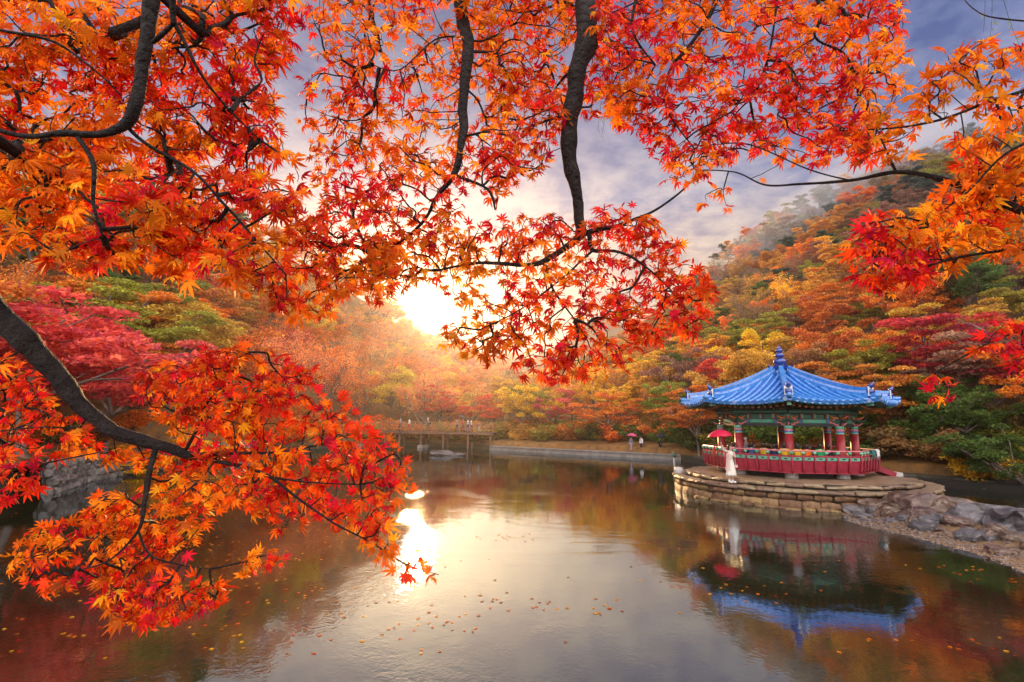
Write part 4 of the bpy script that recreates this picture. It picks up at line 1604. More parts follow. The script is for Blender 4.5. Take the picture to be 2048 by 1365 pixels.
# walkers on the dam path
dA, dB, dd_, dn_ = DAM
for i, (px, top, legs, umb, lab, ul) in enumerate([
    (1262, 'grey', 'palepurple', UMB_PINK, 'walker in grey under a pink umbrella on the low dam', 'pink umbrella over the walker in grey on the low dam'),
    (1282, 'white', 'black', None, 'walker in a white jacket and black trousers on the low dam', None),
    (1320, 'black', 'black', UMB_DARK, 'walker in black under a dark umbrella on the low dam', 'dark umbrella at the right end of the low dam'),
]):
    best = min(np.linspace(0, 24, 400), key=lambda s: abs(to_px(dA + dd_ * s + dn_ * 1.6 + np.array([0, 0, 1.4]))[0] - px))
    p = dA + dd_ * best + dn_ * 1.6
    make_person(lab, 'walkers on the dam path', (p[0], p[1], 0.53), R_([120, -60, 110][i]), top, legs, stride=0.14, s=0.95)
    if umb:
        make_umbrella(ul, (p[0] + 0.12, p[1] - 0.15, 2.42), (p[0] + 0.02, p[1] - 0.22, 1.52), umb, 0.58)


# cloths hung over the railing
def draped(label, a, b, drop, m, seed, ry=1.0):
    a, b = np.array(a), np.array(b)
    root_p = (a + b) / 2
    d = b - a
    n = np.array([d[1], -d[0], 0])
    n /= np.linalg.norm(n)
    v, f = [], []
    nu, nv = 14, 10
    for j in range(nv + 1):
        t = j / nv
        for i in range(nu + 1):
            s = i / nu
            w = 0.055 + 0.03 * math.sin(s * 16 + seed) * t + 0.02 * t
            z = 0.045 - drop * t * (0.82 + 0.22 * math.sin(s * 5 + seed))
            v.append(a + d * (0.5 + (s - 0.5) * (1 - 0.25 * t)) + n * (w if j else -0.02) + np.array([0, 0, z]) - root_p)
    for j in range(nv):
        for i in range(nu):
            f.append((j * (nu + 1) + i, j * (nu + 1) + i + 1, (j + 1) * (nu + 1) + i + 1, (j + 1) * (nu + 1) + i))
    mb = MB()
    mb.add(v, f)
    o = mb.build('draped_cloth', m, None, True, tuple(root_p))
    sol = o.modifiers.new('thickness', 'SOLIDIFY')
    sol.thickness = 0.012
    tag(o, label, 'cloth', 'cloths on the railing')


P0 = np.array([PAV[0], PAV[1], 0])


def rail_pt(k, t, z=2.26):
    return P0 + PV(k, 4.19) * (1 - t) + PV(k + 1, 4.19) * t + np.array([0, 0, z])


draped('red scarf hanging from the left end of the handrail', rail_pt(-2, 0.60), rail_pt(-2, 0.68), 0.62, CLO['red'], 1.0)
draped('white towel hanging over the right end of the handrail', rail_pt(1, 0.68), rail_pt(1, 0.88), 0.48, CLO['white'], 2.0)
draped('teal jacket hung over the handrail beside the white towel', rail_pt(1, 0.42), rail_pt(1, 0.64), 0.45, CLO['teal'], 3.3)


# ------------------------------------------------------------------ hillside trees
def leaf_faces(P, size, rng, up=0.6, long_=1.0):
    """one small pointed leaf clump per point"""
    n = len(P)
    nr = rng.normal(size=(n, 3))
    nr[:, 2] += up * 2.0
    nr /= np.linalg.norm(nr, axis=1, keepdims=True)
    a = np.cross(nr, rng.normal(size=(n, 3)))
    a /= np.linalg.norm(a, axis=1, keepdims=True)
    b = np.cross(nr, a)
    s = size * rng.uniform(0.55, 1.35, size=(n, 1))
    V = np.empty((n, 4, 3))
    V[:, 0] = P - a * s * long_
    V[:, 1] = P + b * s * 0.55 - a * s * 0.1 - nr * s * 0.18
    V[:, 2] = P + a * s * long_
    V[:, 3] = P - b * s * 0.55 - a * s * 0.1 - nr * s * 0.18
    F = np.arange(n * 4).reshape(n, 4)
    return V.reshape(-1, 3), F


def make_tree(kind, seed):
    rnd = random.Random(seed)
    rng = np.random.default_rng(seed)
    tb = MB()
    puffs = []                      # centre, radii, leaf count

    def limb(p, d, L, r, n=4, up=0.0, wob=0.25):
        path, rad = [np.array(p)], [r]
        d = np.array(d, float)
        for i in range(n):
            d = d + np.array([rnd.gauss(0, wob), rnd.gauss(0, wob), rnd.gauss(0, wob * 0.6) + up])
            d /= np.linalg.norm(d)
            path.append(path[-1] + d * L / n)
            rad.append(r * (1 - 0.75 * (i + 1) / n))
        tb.tube(path, rad, 5 if r < 0.06 else 7, cap=False)
        return path, rad, d

    def dirv(az, el):
        return np.array([math.cos(el) * math.cos(az), math.cos(el) * math.sin(az), math.sin(el)])
    if kind in ('maple', 'round'):
        th = 1.6 if kind == 'maple' else 2.4
        tr, trr, d = limb((0, 0, -0.8), (rnd.gauss(0, 0.08), rnd.gauss(0, 0.08), 1), th + 0.8, 0.17, 4, 0, 0.06)
        n1 = 6 if kind == 'maple' else 8
        for i in range(n1):
            az = 2 * math.pi * i / n1 + rnd.uniform(-0.4, 0.4)
            el = rnd.uniform(0.35, 1.15) if kind == 'maple' else rnd.uniform(0.25, 1.35)
            L = rnd.uniform(2.8, 4.4) if kind == 'maple' else rnd.uniform(2.6, 4.0)
            p, r, dd = limb(tr[-1], dirv(az, el), L, 0.085, 5, 0.05, 0.16)
            for q in range(2, 6):
                for _ in range(2):
                    az2 = az + rnd.uniform(-1.5, 1.5)
                    p2, r2, d2 = limb(p[q], dirv(az2, rnd.uniform(-0.1, 0.8)), rnd.uniform(0.8, 1.7), 0.035, 3, 0.02, 0.2)
                    fl = (0.82, 0.82, 0.15) if kind == 'maple' else (0.60, 0.60, 0.30)
                    puffs.append((p2[-1], fl, 1.0))
                    if rnd.random() < 0.35:
                        puffs.append((p2[1], tuple(x * 0.8 for x in fl), 0.6))
        cnt, size, up = 14000, 0.092, 0.7
    elif kind == 'sparse':
        tr, trr, d = limb((0, 0, -0.8), (rnd.gauss(0, 0.05), rnd.gauss(0, 0.05), 1), 3.4, 0.14, 4, 0, 0.05)
        for i in range(9):
            az = 2.4 * i + rnd.uniform(-0.4, 0.4)
            p, r, dd = limb(tr[rnd.choice((2, 3, 4))], dirv(az, rnd.uniform(0.6, 1.35)), rnd.uniform(3.0, 5.0), 0.065, 6, 0.08, 0.12)
            for q in range(2, 7):
                for _ in range(4):
                    p2, r2, d2 = limb(p[q], dirv(az + rnd.uniform(-1.6, 1.6), rnd.uniform(0.4, 1.4)), rnd.uniform(0.8, 1.9), 0.022, 3, 0.05, 0.15)
                    for _ in range(2):
                        p3, _, _ = limb(p2[rnd.choice((1, 2))], dirv(rnd.uniform(0, 6.28), rnd.uniform(0.3, 1.4)), rnd.uniform(0.5, 1.0), 0.012, 2, 0.05, 0.15)
                        puffs.append((p3[-1], (0.42, 0.42, 0.35), 1.0))
                    puffs.append((p2[-1], (0.5, 0.5, 0.4), 1.0))
        cnt, size, up = 7000, 0.08, 0.3
    elif kind == 'pine':
        tr, trr, d = limb((0, 0, -0.8), (rnd.gauss(0, 0.06), rnd.gauss(0, 0.06), 1), 9.2, 0.17, 7, 0, 0.06)
        for i in range(16):
            t = 2 + (i / 16) * 4.9
            k = int(t)
            base = tr[k] * (1 - (t - k)) + tr[min(k + 1, 7)] * (t - k)
            L = (3.0 - 2.0 * (i / 16)) * rnd.uniform(0.6, 1.15)
            p, r, dd = limb(base, dirv(i * 2.4 + rnd.uniform(-0.4, 0.4), rnd.uniform(0.0, 0.35)), L, 0.05, 4, 0.03, 0.14)
            for q in (2, 3, 4):
                puffs.append((p[q] + np.array([rnd.gauss(0, 0.3), rnd.gauss(0, 0.3), 0.12]), (0.72, 0.72, 0.22), 1.0))
        puffs.append((tr[-1], (0.6, 0.6, 0.35), 1.0))
        cnt, size, up = 9000, 0.115, 0.5
    else:                           # shrub
        for i in range(9):
            az = 2.4 * i + rnd.uniform(-0.4, 0.4)
            p, r, dd = limb((0.15 * math.cos(az), 0.15 * math.sin(az), -0.3), dirv(az, rnd.uniform(0.5, 1.3)), rnd.uniform(1.4, 2.3), 0.03, 4, 0.0, 0.2)
            for q in (2, 3, 4):
                puffs.append((p[q], (0.5, 0.5, 0.3), 1.0))
        cnt, size, up = 3200, 0.10, 0.5
    w = np.array([p[2] * p[1][0] * p[1][1] for p in puffs])
    ids = rng.choice(len(puffs), size=cnt, p=w / w.sum())
    cen = np.array([p[0] for p in puffs])[ids]
    rad = np.array([p[1] for p in puffs])[ids]
    d = rng.normal(size=(cnt, 3))
    d /= np.linalg.norm(d, axis=1, keepdims=True)
    P = cen + d * rad * (rng.uniform(0, 1, size=(cnt, 1)) ** 0.45)
    # leaf pads droop at their rims
    rel = (P - cen)[:, :2]
    P[:, 2] -= 0.12 * (rel ** 2).sum(1) / (rad[:, 0] ** 2)
    V, F = leaf_faces(P, size, rng, up, 1.9 if kind == 'pine' else 1.0)
    crown = np_mesh('crown', V, F, M['crown'])
    trunk = tb.data('trunk', M['wood_far'], True)
    return trunk, crown


KINDS = {'maple': [make_tree('maple', s) for s in (1, 2, 3, 4)], 'round': [make_tree('round', s) for s in (11, 12, 13, 14)],
         'sparse': [make_tree('sparse', s) for s in (21, 22, 23)], 'pine': [make_tree('pine', s) for s in (31, 32, 33)], 'shrub': [make_tree('shrub', s) for s in (41, 42, 43)]}
TREE_NAME = {'maple': 'maple_tree', 'round': 'broadleaf_tree', 'sparse': 'twiggy_tree', 'pine': 'pine_tree', 'shrub': 'shrub'}
TREE_CAT = {'maple': 'tree', 'round': 'tree', 'sparse': 'tree', 'pine': 'tree', 'shrub': 'bush'}
COL = dict(orange=(0.68, 0.215, 0.03), rust=(0.50, 0.155, 0.03), ochre=(0.56, 0.29, 0.05), yellow=(0.76, 0.46, 0.03), olive=(0.30, 0.27, 0.04), green=(0.11, 0.16, 0.03),
           red=(0.62, 0.06, 0.03), pink=(0.70, 0.105, 0.095), crimson=(0.42, 0.035, 0.06), brown=(0.27, 0.155, 0.055), peach=(0.76, 0.30, 0.09), bluegreen=(0.055, 0.10, 0.07), mauve=(0.30, 0.14, 0.095))
CNAME = dict(orange='orange', rust='rust red', ochre='ochre', yellow='bright yellow', olive='olive', green='dark green', red='scarlet', pink='pink red', crimson='crimson',
             brown='brown', peach='pale orange', bluegreen='blue green', mauve='mauve brown')
tree_rnd = random.Random(99)
PLACED = []


def put_tree(kind, x, y, h, col, label, group, wide=1.0, z=None):
    tr, cr = KINDS[kind][tree_rnd.randrange(len(KINDS[kind]))]
    nominal = {'maple': 5.6, 'round': 6.2, 'sparse': 8.2, 'pine': 8.8, 'shrub': 2.0}[kind]
    s = h / nominal
    if z is None:
        z = terrain(x, y)
    t = thing(TREE_NAME[kind], label, TREE_CAT[kind], (x, y, z), tree_rnd.uniform(0, 6.28), group)
    t.scale = (s * wide, s * wide, s)
    a = link('stems' if kind == 'shrub' else 'trunk', tr, t)
    b = link('crown', cr, t)
    c = COL[col] if isinstance(col, str) else col
    j = [tree_rnd.uniform(0.85, 1.15) for _ in range(3)]
    b.color = (min(0.85, c[0] * j[0]), min(0.8, c[1] * j[1]), c[2] * j[2], 1)
    PLACED.append((x, y, h * 0.42 * wide))
    return t


# trees that the photograph lets one name one by one: px, py of the foot, forward distance, kind, height, colour, width, label
SINGLES = [
    (60, 900, 27, 'maple', 8.6, 'pink', 1.35, 'wide pink red maple on the left bank above the rubble wall'),
    (215, 900, 33, 'maple', 7.6, 'pink', 1.1, 'second pink red maple, just right of the wide one'),
    (300, 890, 34, 'maple', 3.6, 'yellow', 1.2, 'small vivid yellow maple behind the thick dark limb'),
    (395, 890, 39, 'maple', 4.0, 'yellow', 1.1, 'low golden maple at the top of the rubble wall'),
    (330, 840, 46, 'round', 9.0, 'ochre', 1.2, 'tall ochre yellow tree behind the pink red maples'),
    (450, 850, 54, 'maple', 8.5, 'orange', 1.2, 'broad orange tree above the lower maple branch'),
    (545, 850, 62, 'sparse', 11.5, 'peach', 1.15, 'tall half bare tree with thin upright twigs on the left slope'),
    (655, 850, 72, 'sparse', 12.0, 'peach', 1.15, 'tall half bare pale orange tree left of the sun'),
    (720, 850, 78, 'sparse', 11, 'orange', 1.1, 'half bare orange tree under the sun'),
    (790, 850, 80, 'round', 9, 'yellow', 1.0, 'golden tree right under the sun behind the boardwalk'),
    (845, 865, 76, 'sparse', 10, 'peach', 1.2, 'pale orange twiggy tree over the middle of the boardwalk'),
    (885, 868, 77, 'maple', 6.5, 'red', 1.1, 'scarlet tree behind the walkers on the boardwalk'),
    (940, 870, 78, 'maple', 6.0, 'orange', 1.1, 'orange tree behind the end of the boardwalk'),
    (985, 890, 74, 'maple', 5.2, 'red', 1.0, 'scarlet tree at the end of the boardwalk'),
    (1045, 905, 72, 'round', 6.6, 'olive', 1.0, 'yellow olive tree behind the far end of the dam'),
    (1005, 890, 90, 'sparse', 10.0, 'brown', 0.9, 'bare brown tree standing in the notch of the valley'),
    (1075, 890, 92, 'sparse', 10.0, 'ochre', 0.9, 'bare ochre tree standing in the notch of the valley'),
    (1118, 905, 70, 'maple', 6.0, 'pink', 0.85, 'pink red tree on the dam path in the valley gap'),
    (1185, 905, 71, 'round', 8.6, 'yellow', 0.95, 'bright yellow pointed tree beyond the middle of the dam'),
    (1240, 910, 66, 'maple', 5.4, 'yellow', 1.1, 'low golden tree behind the pink umbrella'),
    (1300, 905, 66, 'round', 8.5, 'ochre', 1.05, 'large ochre tree beyond the right half of the dam'),
    (1340, 910, 58, 'round', 6.0, 'olive', 1.0, 'olive tree at the right end of the dam'),
    (1395, 915, 50, 'maple', 6.0, 'rust', 1.1, 'rust red tree just left of the pavilion railing'),
    (1440, 905, 56, 'maple', 7.6, 'red', 0.9, 'scarlet tree behind the left eave of the pavilion'),
    (1520, 915, 52, 'maple', 5.0, 'orange', 1.1, 'orange tree seen between the left pavilion columns'),
    (1610, 915, 50, 'round', 5.2, 'olive', 1.1, 'olive tree seen between the middle pavilion columns'),
    (1660, 915, 48, 'maple', 4.6, 'orange', 1.1, 'low orange tree seen between the right pavilion columns'),
    (1740, 925, 43, 'round', 6.4, 'olive', 1.1, 'olive tree rising behind the right eave of the pavilion'),
    (1780, 930, 40, 'maple', 5.2, 'ochre', 1.1, 'yellow green tree beside the right end of the railing'),
    (1835, 700, 74, 'maple', 7.0, 'orange', 1.4, 'flat topped bright orange maple on the slope above the right eave'),
    (1905, 880, 40, 'maple', 7.6, 'crimson', 1.1, 'crimson maple on the slope right of the pavilion'),
    (1975, 900, 36, 'maple', 6.4, 'mauve', 1.15, 'mauve brown thin tree on the bank right of the pavilion'),
    (1850, 940, 37, 'round', 4.4, 'green', 1.2, 'dark green bushy tree over the low dark bank wall'),
    (1935, 950, 33, 'round', 4.2, 'green', 1.2, 'dark green tree hanging over the dark water at the right'),
    (2030, 950, 29, 'round', 4.8, 'green', 1.2, 'deep green tree at the right edge above the dark bank wall'),
    (2045, 880, 36, 'maple', 8.0, 'crimson', 1.2, 'crimson tree at the right edge behind the hanging red sprig'),
    (1990, 700, 62, 'sparse', 9.0, 'brown', 1.2, 'bare brown tree with grey branches on the right slope'),
    (1960, 640, 80, 'round', 6, 'yellow', 1.2, 'small tree with bright yellow leaves on the right slope'),
    (150, 560, 62, 'pine', 11, 'olive', 1.1, 'olive green conifer at the left edge behind the pink red maple'),
    (30, 560, 45, 'pine', 11, 'green', 1.1, 'drooping green conifer at the left border of the hillside'),
]
for px, py, Y, kind, h, col, wide, lab in SINGLES:
    p = at_y(px, 850, Y)
    put_tree(kind, p[0], Y, h, col, lab, None, wide)

# the low growth along the waterline
SHR = [(700, 72.5, 'ochre'), (745, 73, 'olive'), (815, 74, 'olive'), (868, 73, 'rust'), (905, 72, 'yellow'), (935, 71.5, 'yellow'), (968, 71, 'yellow'), (1008, 70, 'olive'), (1030, 70.5, 'ochre'), (1090, 66, 'olive'),
       (1150, 65, 'rust'), (1205, 64, 'ochre'), (1290, 60, 'green'), (1335, 57, 'green'), (1370, 53.5, 'green'), (1400, 51, 'green'), (1450, 49, 'olive'), (1560, 47, 'green'), (1700, 43, 'olive'), (1770, 40.5, 'green'),
       (1810, 38.5, 'ochre'), (1850, 36, 'green'), (1890, 34, 'brown'), (1935, 32.2, 'green'), (1970, 31, 'yellow'), (2005, 30, 'green'), (2050, 28.6, 'green'), (2090, 27.3, 'olive'),
       (480, 53, 'rust'), (430, 50, 'orange'), (360, 44, 'rust'), (250, 38, 'orange'), (180, 33, 'rust'), (100, 30, 'brown'), (40, 28, 'orange'), (560, 60, 'orange'), (620, 68, 'rust')]
for px, Y, col in SHR:
    p = at_y(px, 900, Y)
    side = 'under the left bank trees' if px < 640 else 'around the boardwalk posts' if px < 1000 else 'on the dam path' if px < 1380 else 'on the bank behind the platform'
    put_tree('shrub', p[0], Y, tree_rnd.uniform(1.5, 2.5), col, f'{CNAME[col]} bush {side} beside the water', f'{CNAME[col]} bushes {side}', 1.25)


def palette(px, py):
    r = tree_rnd.random()

    def pick(*ws):
        a = 0
        tot = sum(w for _, w in ws)
        for c, w in ws:
            a += w / tot
            if r <= a:
                return c
        return ws[-1][0]
    if px < 480 and py < 560:
        return pick(('brown', 3), ('green', 2.5), ('olive', 2), ('rust', 1.5), ('orange', 1), ('mauve', 1))
    if px < 300:
        return pick(('pink', 1.2), ('rust', 1.6), ('orange', 3), ('ochre', 3), ('yellow', 1), ('olive', 1), ('green', 0.6))
    if px < 560:
        return pick(('orange', 4), ('ochre', 4), ('pink', 0.4), ('yellow', 2.2), ('mauve', 0.6), ('olive', 0.6))
    if px < 1000:
        return pick(('peach', 5), ('orange', 4), ('ochre', 1.5), ('yellow', 1.2), ('red', 0.8))
    if px < 1180:
        return pick(('mauve', 2), ('peach', 2), ('ochre', 2), ('yellow', 1))
    if py < 440:
        return pick(('bluegreen', 4.5), ('rust', 1), ('brown', 2.5), ('ochre', 1.0), ('olive', 2.4), ('mauve', 1.5), ('orange', 0.3))
    if py < 600:
        return pick(('bluegreen', 2), ('ochre', 2.6), ('orange', 1.4), ('rust', 1.4), ('olive', 2.0), ('green', 1.0), ('brown', 1.6), ('mauve', 0.8))
    return pick(('ochre', 3.2), ('orange', 3.0), ('rust', 2.2), ('olive', 2.2), ('yellow', 1.0), ('red', 0.6), ('green', 1.4), ('brown', 1.2), ('mauve', 0.6))


def fill_forest():
    cand = []
    for i in range(20000):
        a = tree_rnd.uniform(R_(-56), R_(54))
        rs = float(np.interp(a, SA, SR, period=2 * math.pi)) + 2.2
        rc = float(np.interp(a, CA, CR))
        t = tree_rnd.random() ** 0.8
        r = rs + (rc + 5 - rs) * t
        cand.append((r, a))
    acc = []
    for r, a in cand:
        x, y = r * math.sin(a), r * math.cos(a)
        dm = 3.1 + 0.017 * r
        if any((x - q[0]) ** 2 + (y - q[1]) ** 2 < (dm if len(q) < 4 else dm) ** 2 for q in acc):
            continue
        if any((x - q[0]) ** 2 + (y - q[1]) ** 2 < (q[2] + 0.8) ** 2 for q in PLACED):
            continue
        acc.append((x, y, r, a))
    acc.sort(key=lambda q: q[2])
    NB = 900
    hor = np.full(NB, -9.0)
    for s in PLACED:
        pass
    done = 0
    for x, y, r, a in acc:
        z = terrain(x, y)
        q = to_px((x, y, z + 4))
        kindr = tree_rnd.random()
        col = palette(*q)
        kind = 'pine' if col in ('bluegreen', 'green') and kindr < 0.75 else 'sparse' if (q[0] < 1000 and q[0] > 480 and kindr < 0.5) or kindr < 0.12 else 'maple' if kindr < 0.5 else 'round'
        h = tree_rnd.uniform(4.8, 8.2) * (1.12 if kind in ('sparse', 'pine') else 1.0)
        el_top = (z + h - CAM_Z) / r
        half = h * 0.33 / r
        i0, i1 = int((a - half + 1.1) / 2.2 * NB), int((a + half + 1.1) / 2.2 * NB) + 1
        i0, i1 = max(0, i0), min(NB, i1)
        if i1 <= i0 or el_top < np.min(hor[i0:i1]) + 0.1 * h / r:
            continue
        hor[i0:i1] = np.maximum(hor[i0:i1], (z + h * 0.62 - CAM_Z) / r)
        where = 'on the left bank' if q[0] < 480 else 'behind the boardwalk' if q[0] < 1000 else 'beyond the dam' if q[0] < 1220 else \
            ('high behind the pavilion' if q[1] < 560 else 'low behind the pavilion')
        kn = {'maple': 'spreading tree', 'round': 'round tree', 'sparse': 'twiggy tree', 'pine': 'conifer'}[kind]
        put_tree(kind, x, y, h, col, f'{CNAME[col]} {kn} in the forest {where}', f'{CNAME[col]} {kn}s {where}', tree_rnd.uniform(1.0, 1.3), z)
        done += 1
    print('forest trees', done)


fill_forest()


def shore_shrubs():
    L = [(-24.6, 48), (-23.5, 60), (-21.5, 71.5), (-12, 73.5), (-4, 70.5), (1.5, 67.5), (9, 62), (17.5, 55), (20.8, 45.5), (24.5, 37.5), (29, 31.5), (34.5, 26.5), (40, 19)]
    P = [np.array(p, float) for p in L]
    for row, off in enumerate((0.9, 2.6, 4.6)):
        carry = tree_rnd.uniform(0, 2)
        for a, b in zip(P[:-1], P[1:]):
            d = b - a
            Ls = np.linalg.norm(d)
            d /= Ls
            nrm = np.array([-d[1], d[0]])
            t = carry
            while t < Ls:
                q = a + d * t + nrm * (off + (1.9 if -3 < a[0] < 17 and a[1] > 50 else 0) + tree_rnd.uniform(-0.5, 0.5))
                t += tree_rnd.uniform(1.9, 3.0)
                if math.hypot(q[0], q[1]) < np.interp(math.atan2(q[0], q[1]), SA, SR, period=2 * math.pi) + 0.4:
                    continue
                if any((q[0] - w[0]) ** 2 + (q[1] - w[1]) ** 2 < 1.3 ** 2 for w in SHRUBS):
                    continue
                dam = False
                if dam:
                    continue
                px = to_px((q[0], q[1], 1.5))[0]
                if px < -60 or px > 2110:
                    continue
                r = tree_rnd.random()
                if px < 1000:
                    col = 'orange' if r < .3 else 'rust' if r < .55 else 'ochre' if r < .8 else 'olive'
                elif px < 1360:
                    col = 'ochre' if r < .35 else 'olive' if r < .65 else 'orange' if r < .85 else 'green'
                else:
                    col = 'green' if r < .45 else 'olive' if r < .7 else 'brown' if r < .85 else 'rust'
                side = 'on the left bank' if px < 640 else 'around the boardwalk' if px < 1000 else 'beyond the dam path' if px < 1380 else 'on the bank behind the platform'
                put_tree('shrub', q[0], q[1], tree_rnd.uniform(1.5, 2.8), col, f'{CNAME[col]} bush {side} beside the water', f'{CNAME[col]} bushes {side}', 1.3)
                SHRUBS.append((q[0], q[1]))
            carry = t - Ls


SHRUBS = []
shore_shrubs()


def tell_apart():
    units = ['', 'first', 'second', 'third', 'fourth', 'fifth', 'sixth', 'seventh', 'eighth', 'ninth', 'tenth', 'eleventh', 'twelfth', 'thirteenth', 'fourteenth', 'fifteenth', 'sixteenth', 'seventeenth', 'eighteenth', 'nineteenth', 'twentieth']
    ords = ['leftmost'] + [(units[n] if n <= 20 else ('twenty ' if n < 30 else 'thirty ' if n < 40 else 'forty ') + units[n % 10] if n % 10 else ('thirtieth' if n == 30 else 'fortieth')) + ' from left' for n in range(2, 49)]
    by = {}
    for o in C.objects:
        if o.parent is None and o.get('category') in ('tree', 'bush', 'rock'):
            by.setdefault(o['label'], []).append(o)
    for lab, os_ in by.items():
        if len(os_) < 2:
            continue
        os_.sort(key=lambda o: to_px((o.location.x, o.location.y, o.location.z + 3))[0])
        g = os_[0].get('group', lab)
        for i, o in enumerate(os_):
            nm = ords[min(i, len(ords) - 1)]
            if i == len(os_) - 1:
                nm = 'rightmost'
            o['label'] = f'{nm} of the {g}'


tell_apart()


# ------------------------------------------------------------------ overhanging maple branches
LEAF_COL = [('orange', (0.86, 0.235, 0.012)), ('deep_orange', (0.82, 0.155, 0.010)), ('red_orange', (0.80, 0.085, 0.010)), ('red', (0.76, 0.028, 0.014)),
            ('crimson', (0.60, 0.012, 0.024)), ('amber', (0.88, 0.36, 0.016)), ('brown', (0.36, 0.075, 0.012))]
LEAF_MATS = [maple_leaf_mat('maple_leaf_' + n, c) for n, c in LEAF_COL]


def leaf_shape(seed):
    """palmate leaf of span about one; base at the origin, tip towards +Y, face towards +Z"""
    rnd = random.Random(seed)
    lobes = [(0, 1.0), (37, 0.93), (-37, 0.93), (75, 0.74), (-75, 0.74), (122, 0.40), (-122, 0.40)]
    droop, fold, twist = rnd.uniform(0.05, 0.95), rnd.uniform(0.05, 0.24), rnd.uniform(-0.7, 0.7)
    L = 0.60
    order = sorted(lobes)
    angs = [a + rnd.uniform(-5, 5) for a, _ in order]
    lens = [l * rnd.uniform(0.88, 1.1) * L for _, l in order]
    V, F = [(0, 0, 0)], []

    def add(x, y, f=0.0):
        r2 = x * x + y * y
        V.append((x, y, -droop * r2 * 1.6 - f + twist * x * y))
        return len(V) - 1

    def pol(a, r):
        return r * math.sin(R_(a)), r * math.cos(R_(a))
    sin_r = []
    sins = []
    for i in range(len(order) + 1):
        if i == 0:
            a, r = angs[0] - 28, 0.10
        elif i == len(order):
            a, r = angs[-1] + 28, 0.10
        else:
            a = (angs[i - 1] + angs[i]) / 2
            r = 0.30 * min(lens[i - 1], lens[i]) + 0.02
        sins.append(add(*pol(a, r)))
        sin_r.append((a, r))
    for i in range(len(order)):
        a, l = angs[i], lens[i]
        bend = rnd.uniform(-5, 5)
        wdt = math.degrees(0.115 * (0.5 + 0.5 * l / L) / (l * 0.55) * L * 1.0)
        tip = add(*pol(a + bend, l), fold * 0.3 + rnd.uniform(-0.02, 0.05))
        mc = add(*pol(a, l * 0.52), fold * 0.5)
        ml = add(*pol(a - wdt, l * 0.56))
        mr = add(*pol(a + wdt, l * 0.56))
        sl, sr = sins[i], sins[i + 1]
        F += [(0, mc, sl), (sl, mc, ml), (ml, mc, tip), (0, sr, mc), (sr, mr, mc), (mr, tip, mc)]
    # stalk
    w = 0.008
    b = len(V)
    V += [(-w, 0, 0.0), (w, 0, 0.0), (w * 0.8 + 0.02, -0.38, 0.05), (-w * 0.8 + 0.02, -0.38, 0.05)]
    F += [(b, b + 2, b + 1), (b, b + 3, b + 2)]
    return np.array(V), np.array(F)


LEAF_SHAPES = [leaf_shape(s) for s in range(12)]
LEAF_DATA = {}


def leaf_data(si, ci):
    if (si, ci) not in LEAF_DATA:
        V, F = LEAF_SHAPES[si]
        LEAF_DATA[(si, ci)] = np_mesh('leaf', V, F, LEAF_MATS[ci])
    return LEAF_DATA[(si, ci)]


def in_poly(px, py, poly):
    ins = False
    n = len(poly)
    j = n - 1
    for i in range(n):
        xi, yi = poly[i]
        xj, yj = poly[j]
        if (yi > py) != (yj > py) and px < (xj - xi) * (py - yi) / (yj - yi + 1e-12) + xi:
            ins = not ins
        j = i
    return ins


def smooth_path(pts, n=5):
    pts = [np.array(p, float) for p in pts]
    out = []
    for i in range(len(pts) - 1):
        p0, p1, p2, p3 = pts[max(i - 1, 0)], pts[i], pts[i + 1], pts[min(i + 2, len(pts) - 1)]
        for k in range(n):
            t = k / n
            out.append(0.5 * ((2 * p1) + (-p0 + p2) * t + (2 * p0 - 5 * p1 + 4 * p2 - p3) * t * t + (-p0 + 3 * p1 - 3 * p2 + p3) * t ** 3))
    out.append(pts[-1])
    return out


LEAF_DENS = 2.35


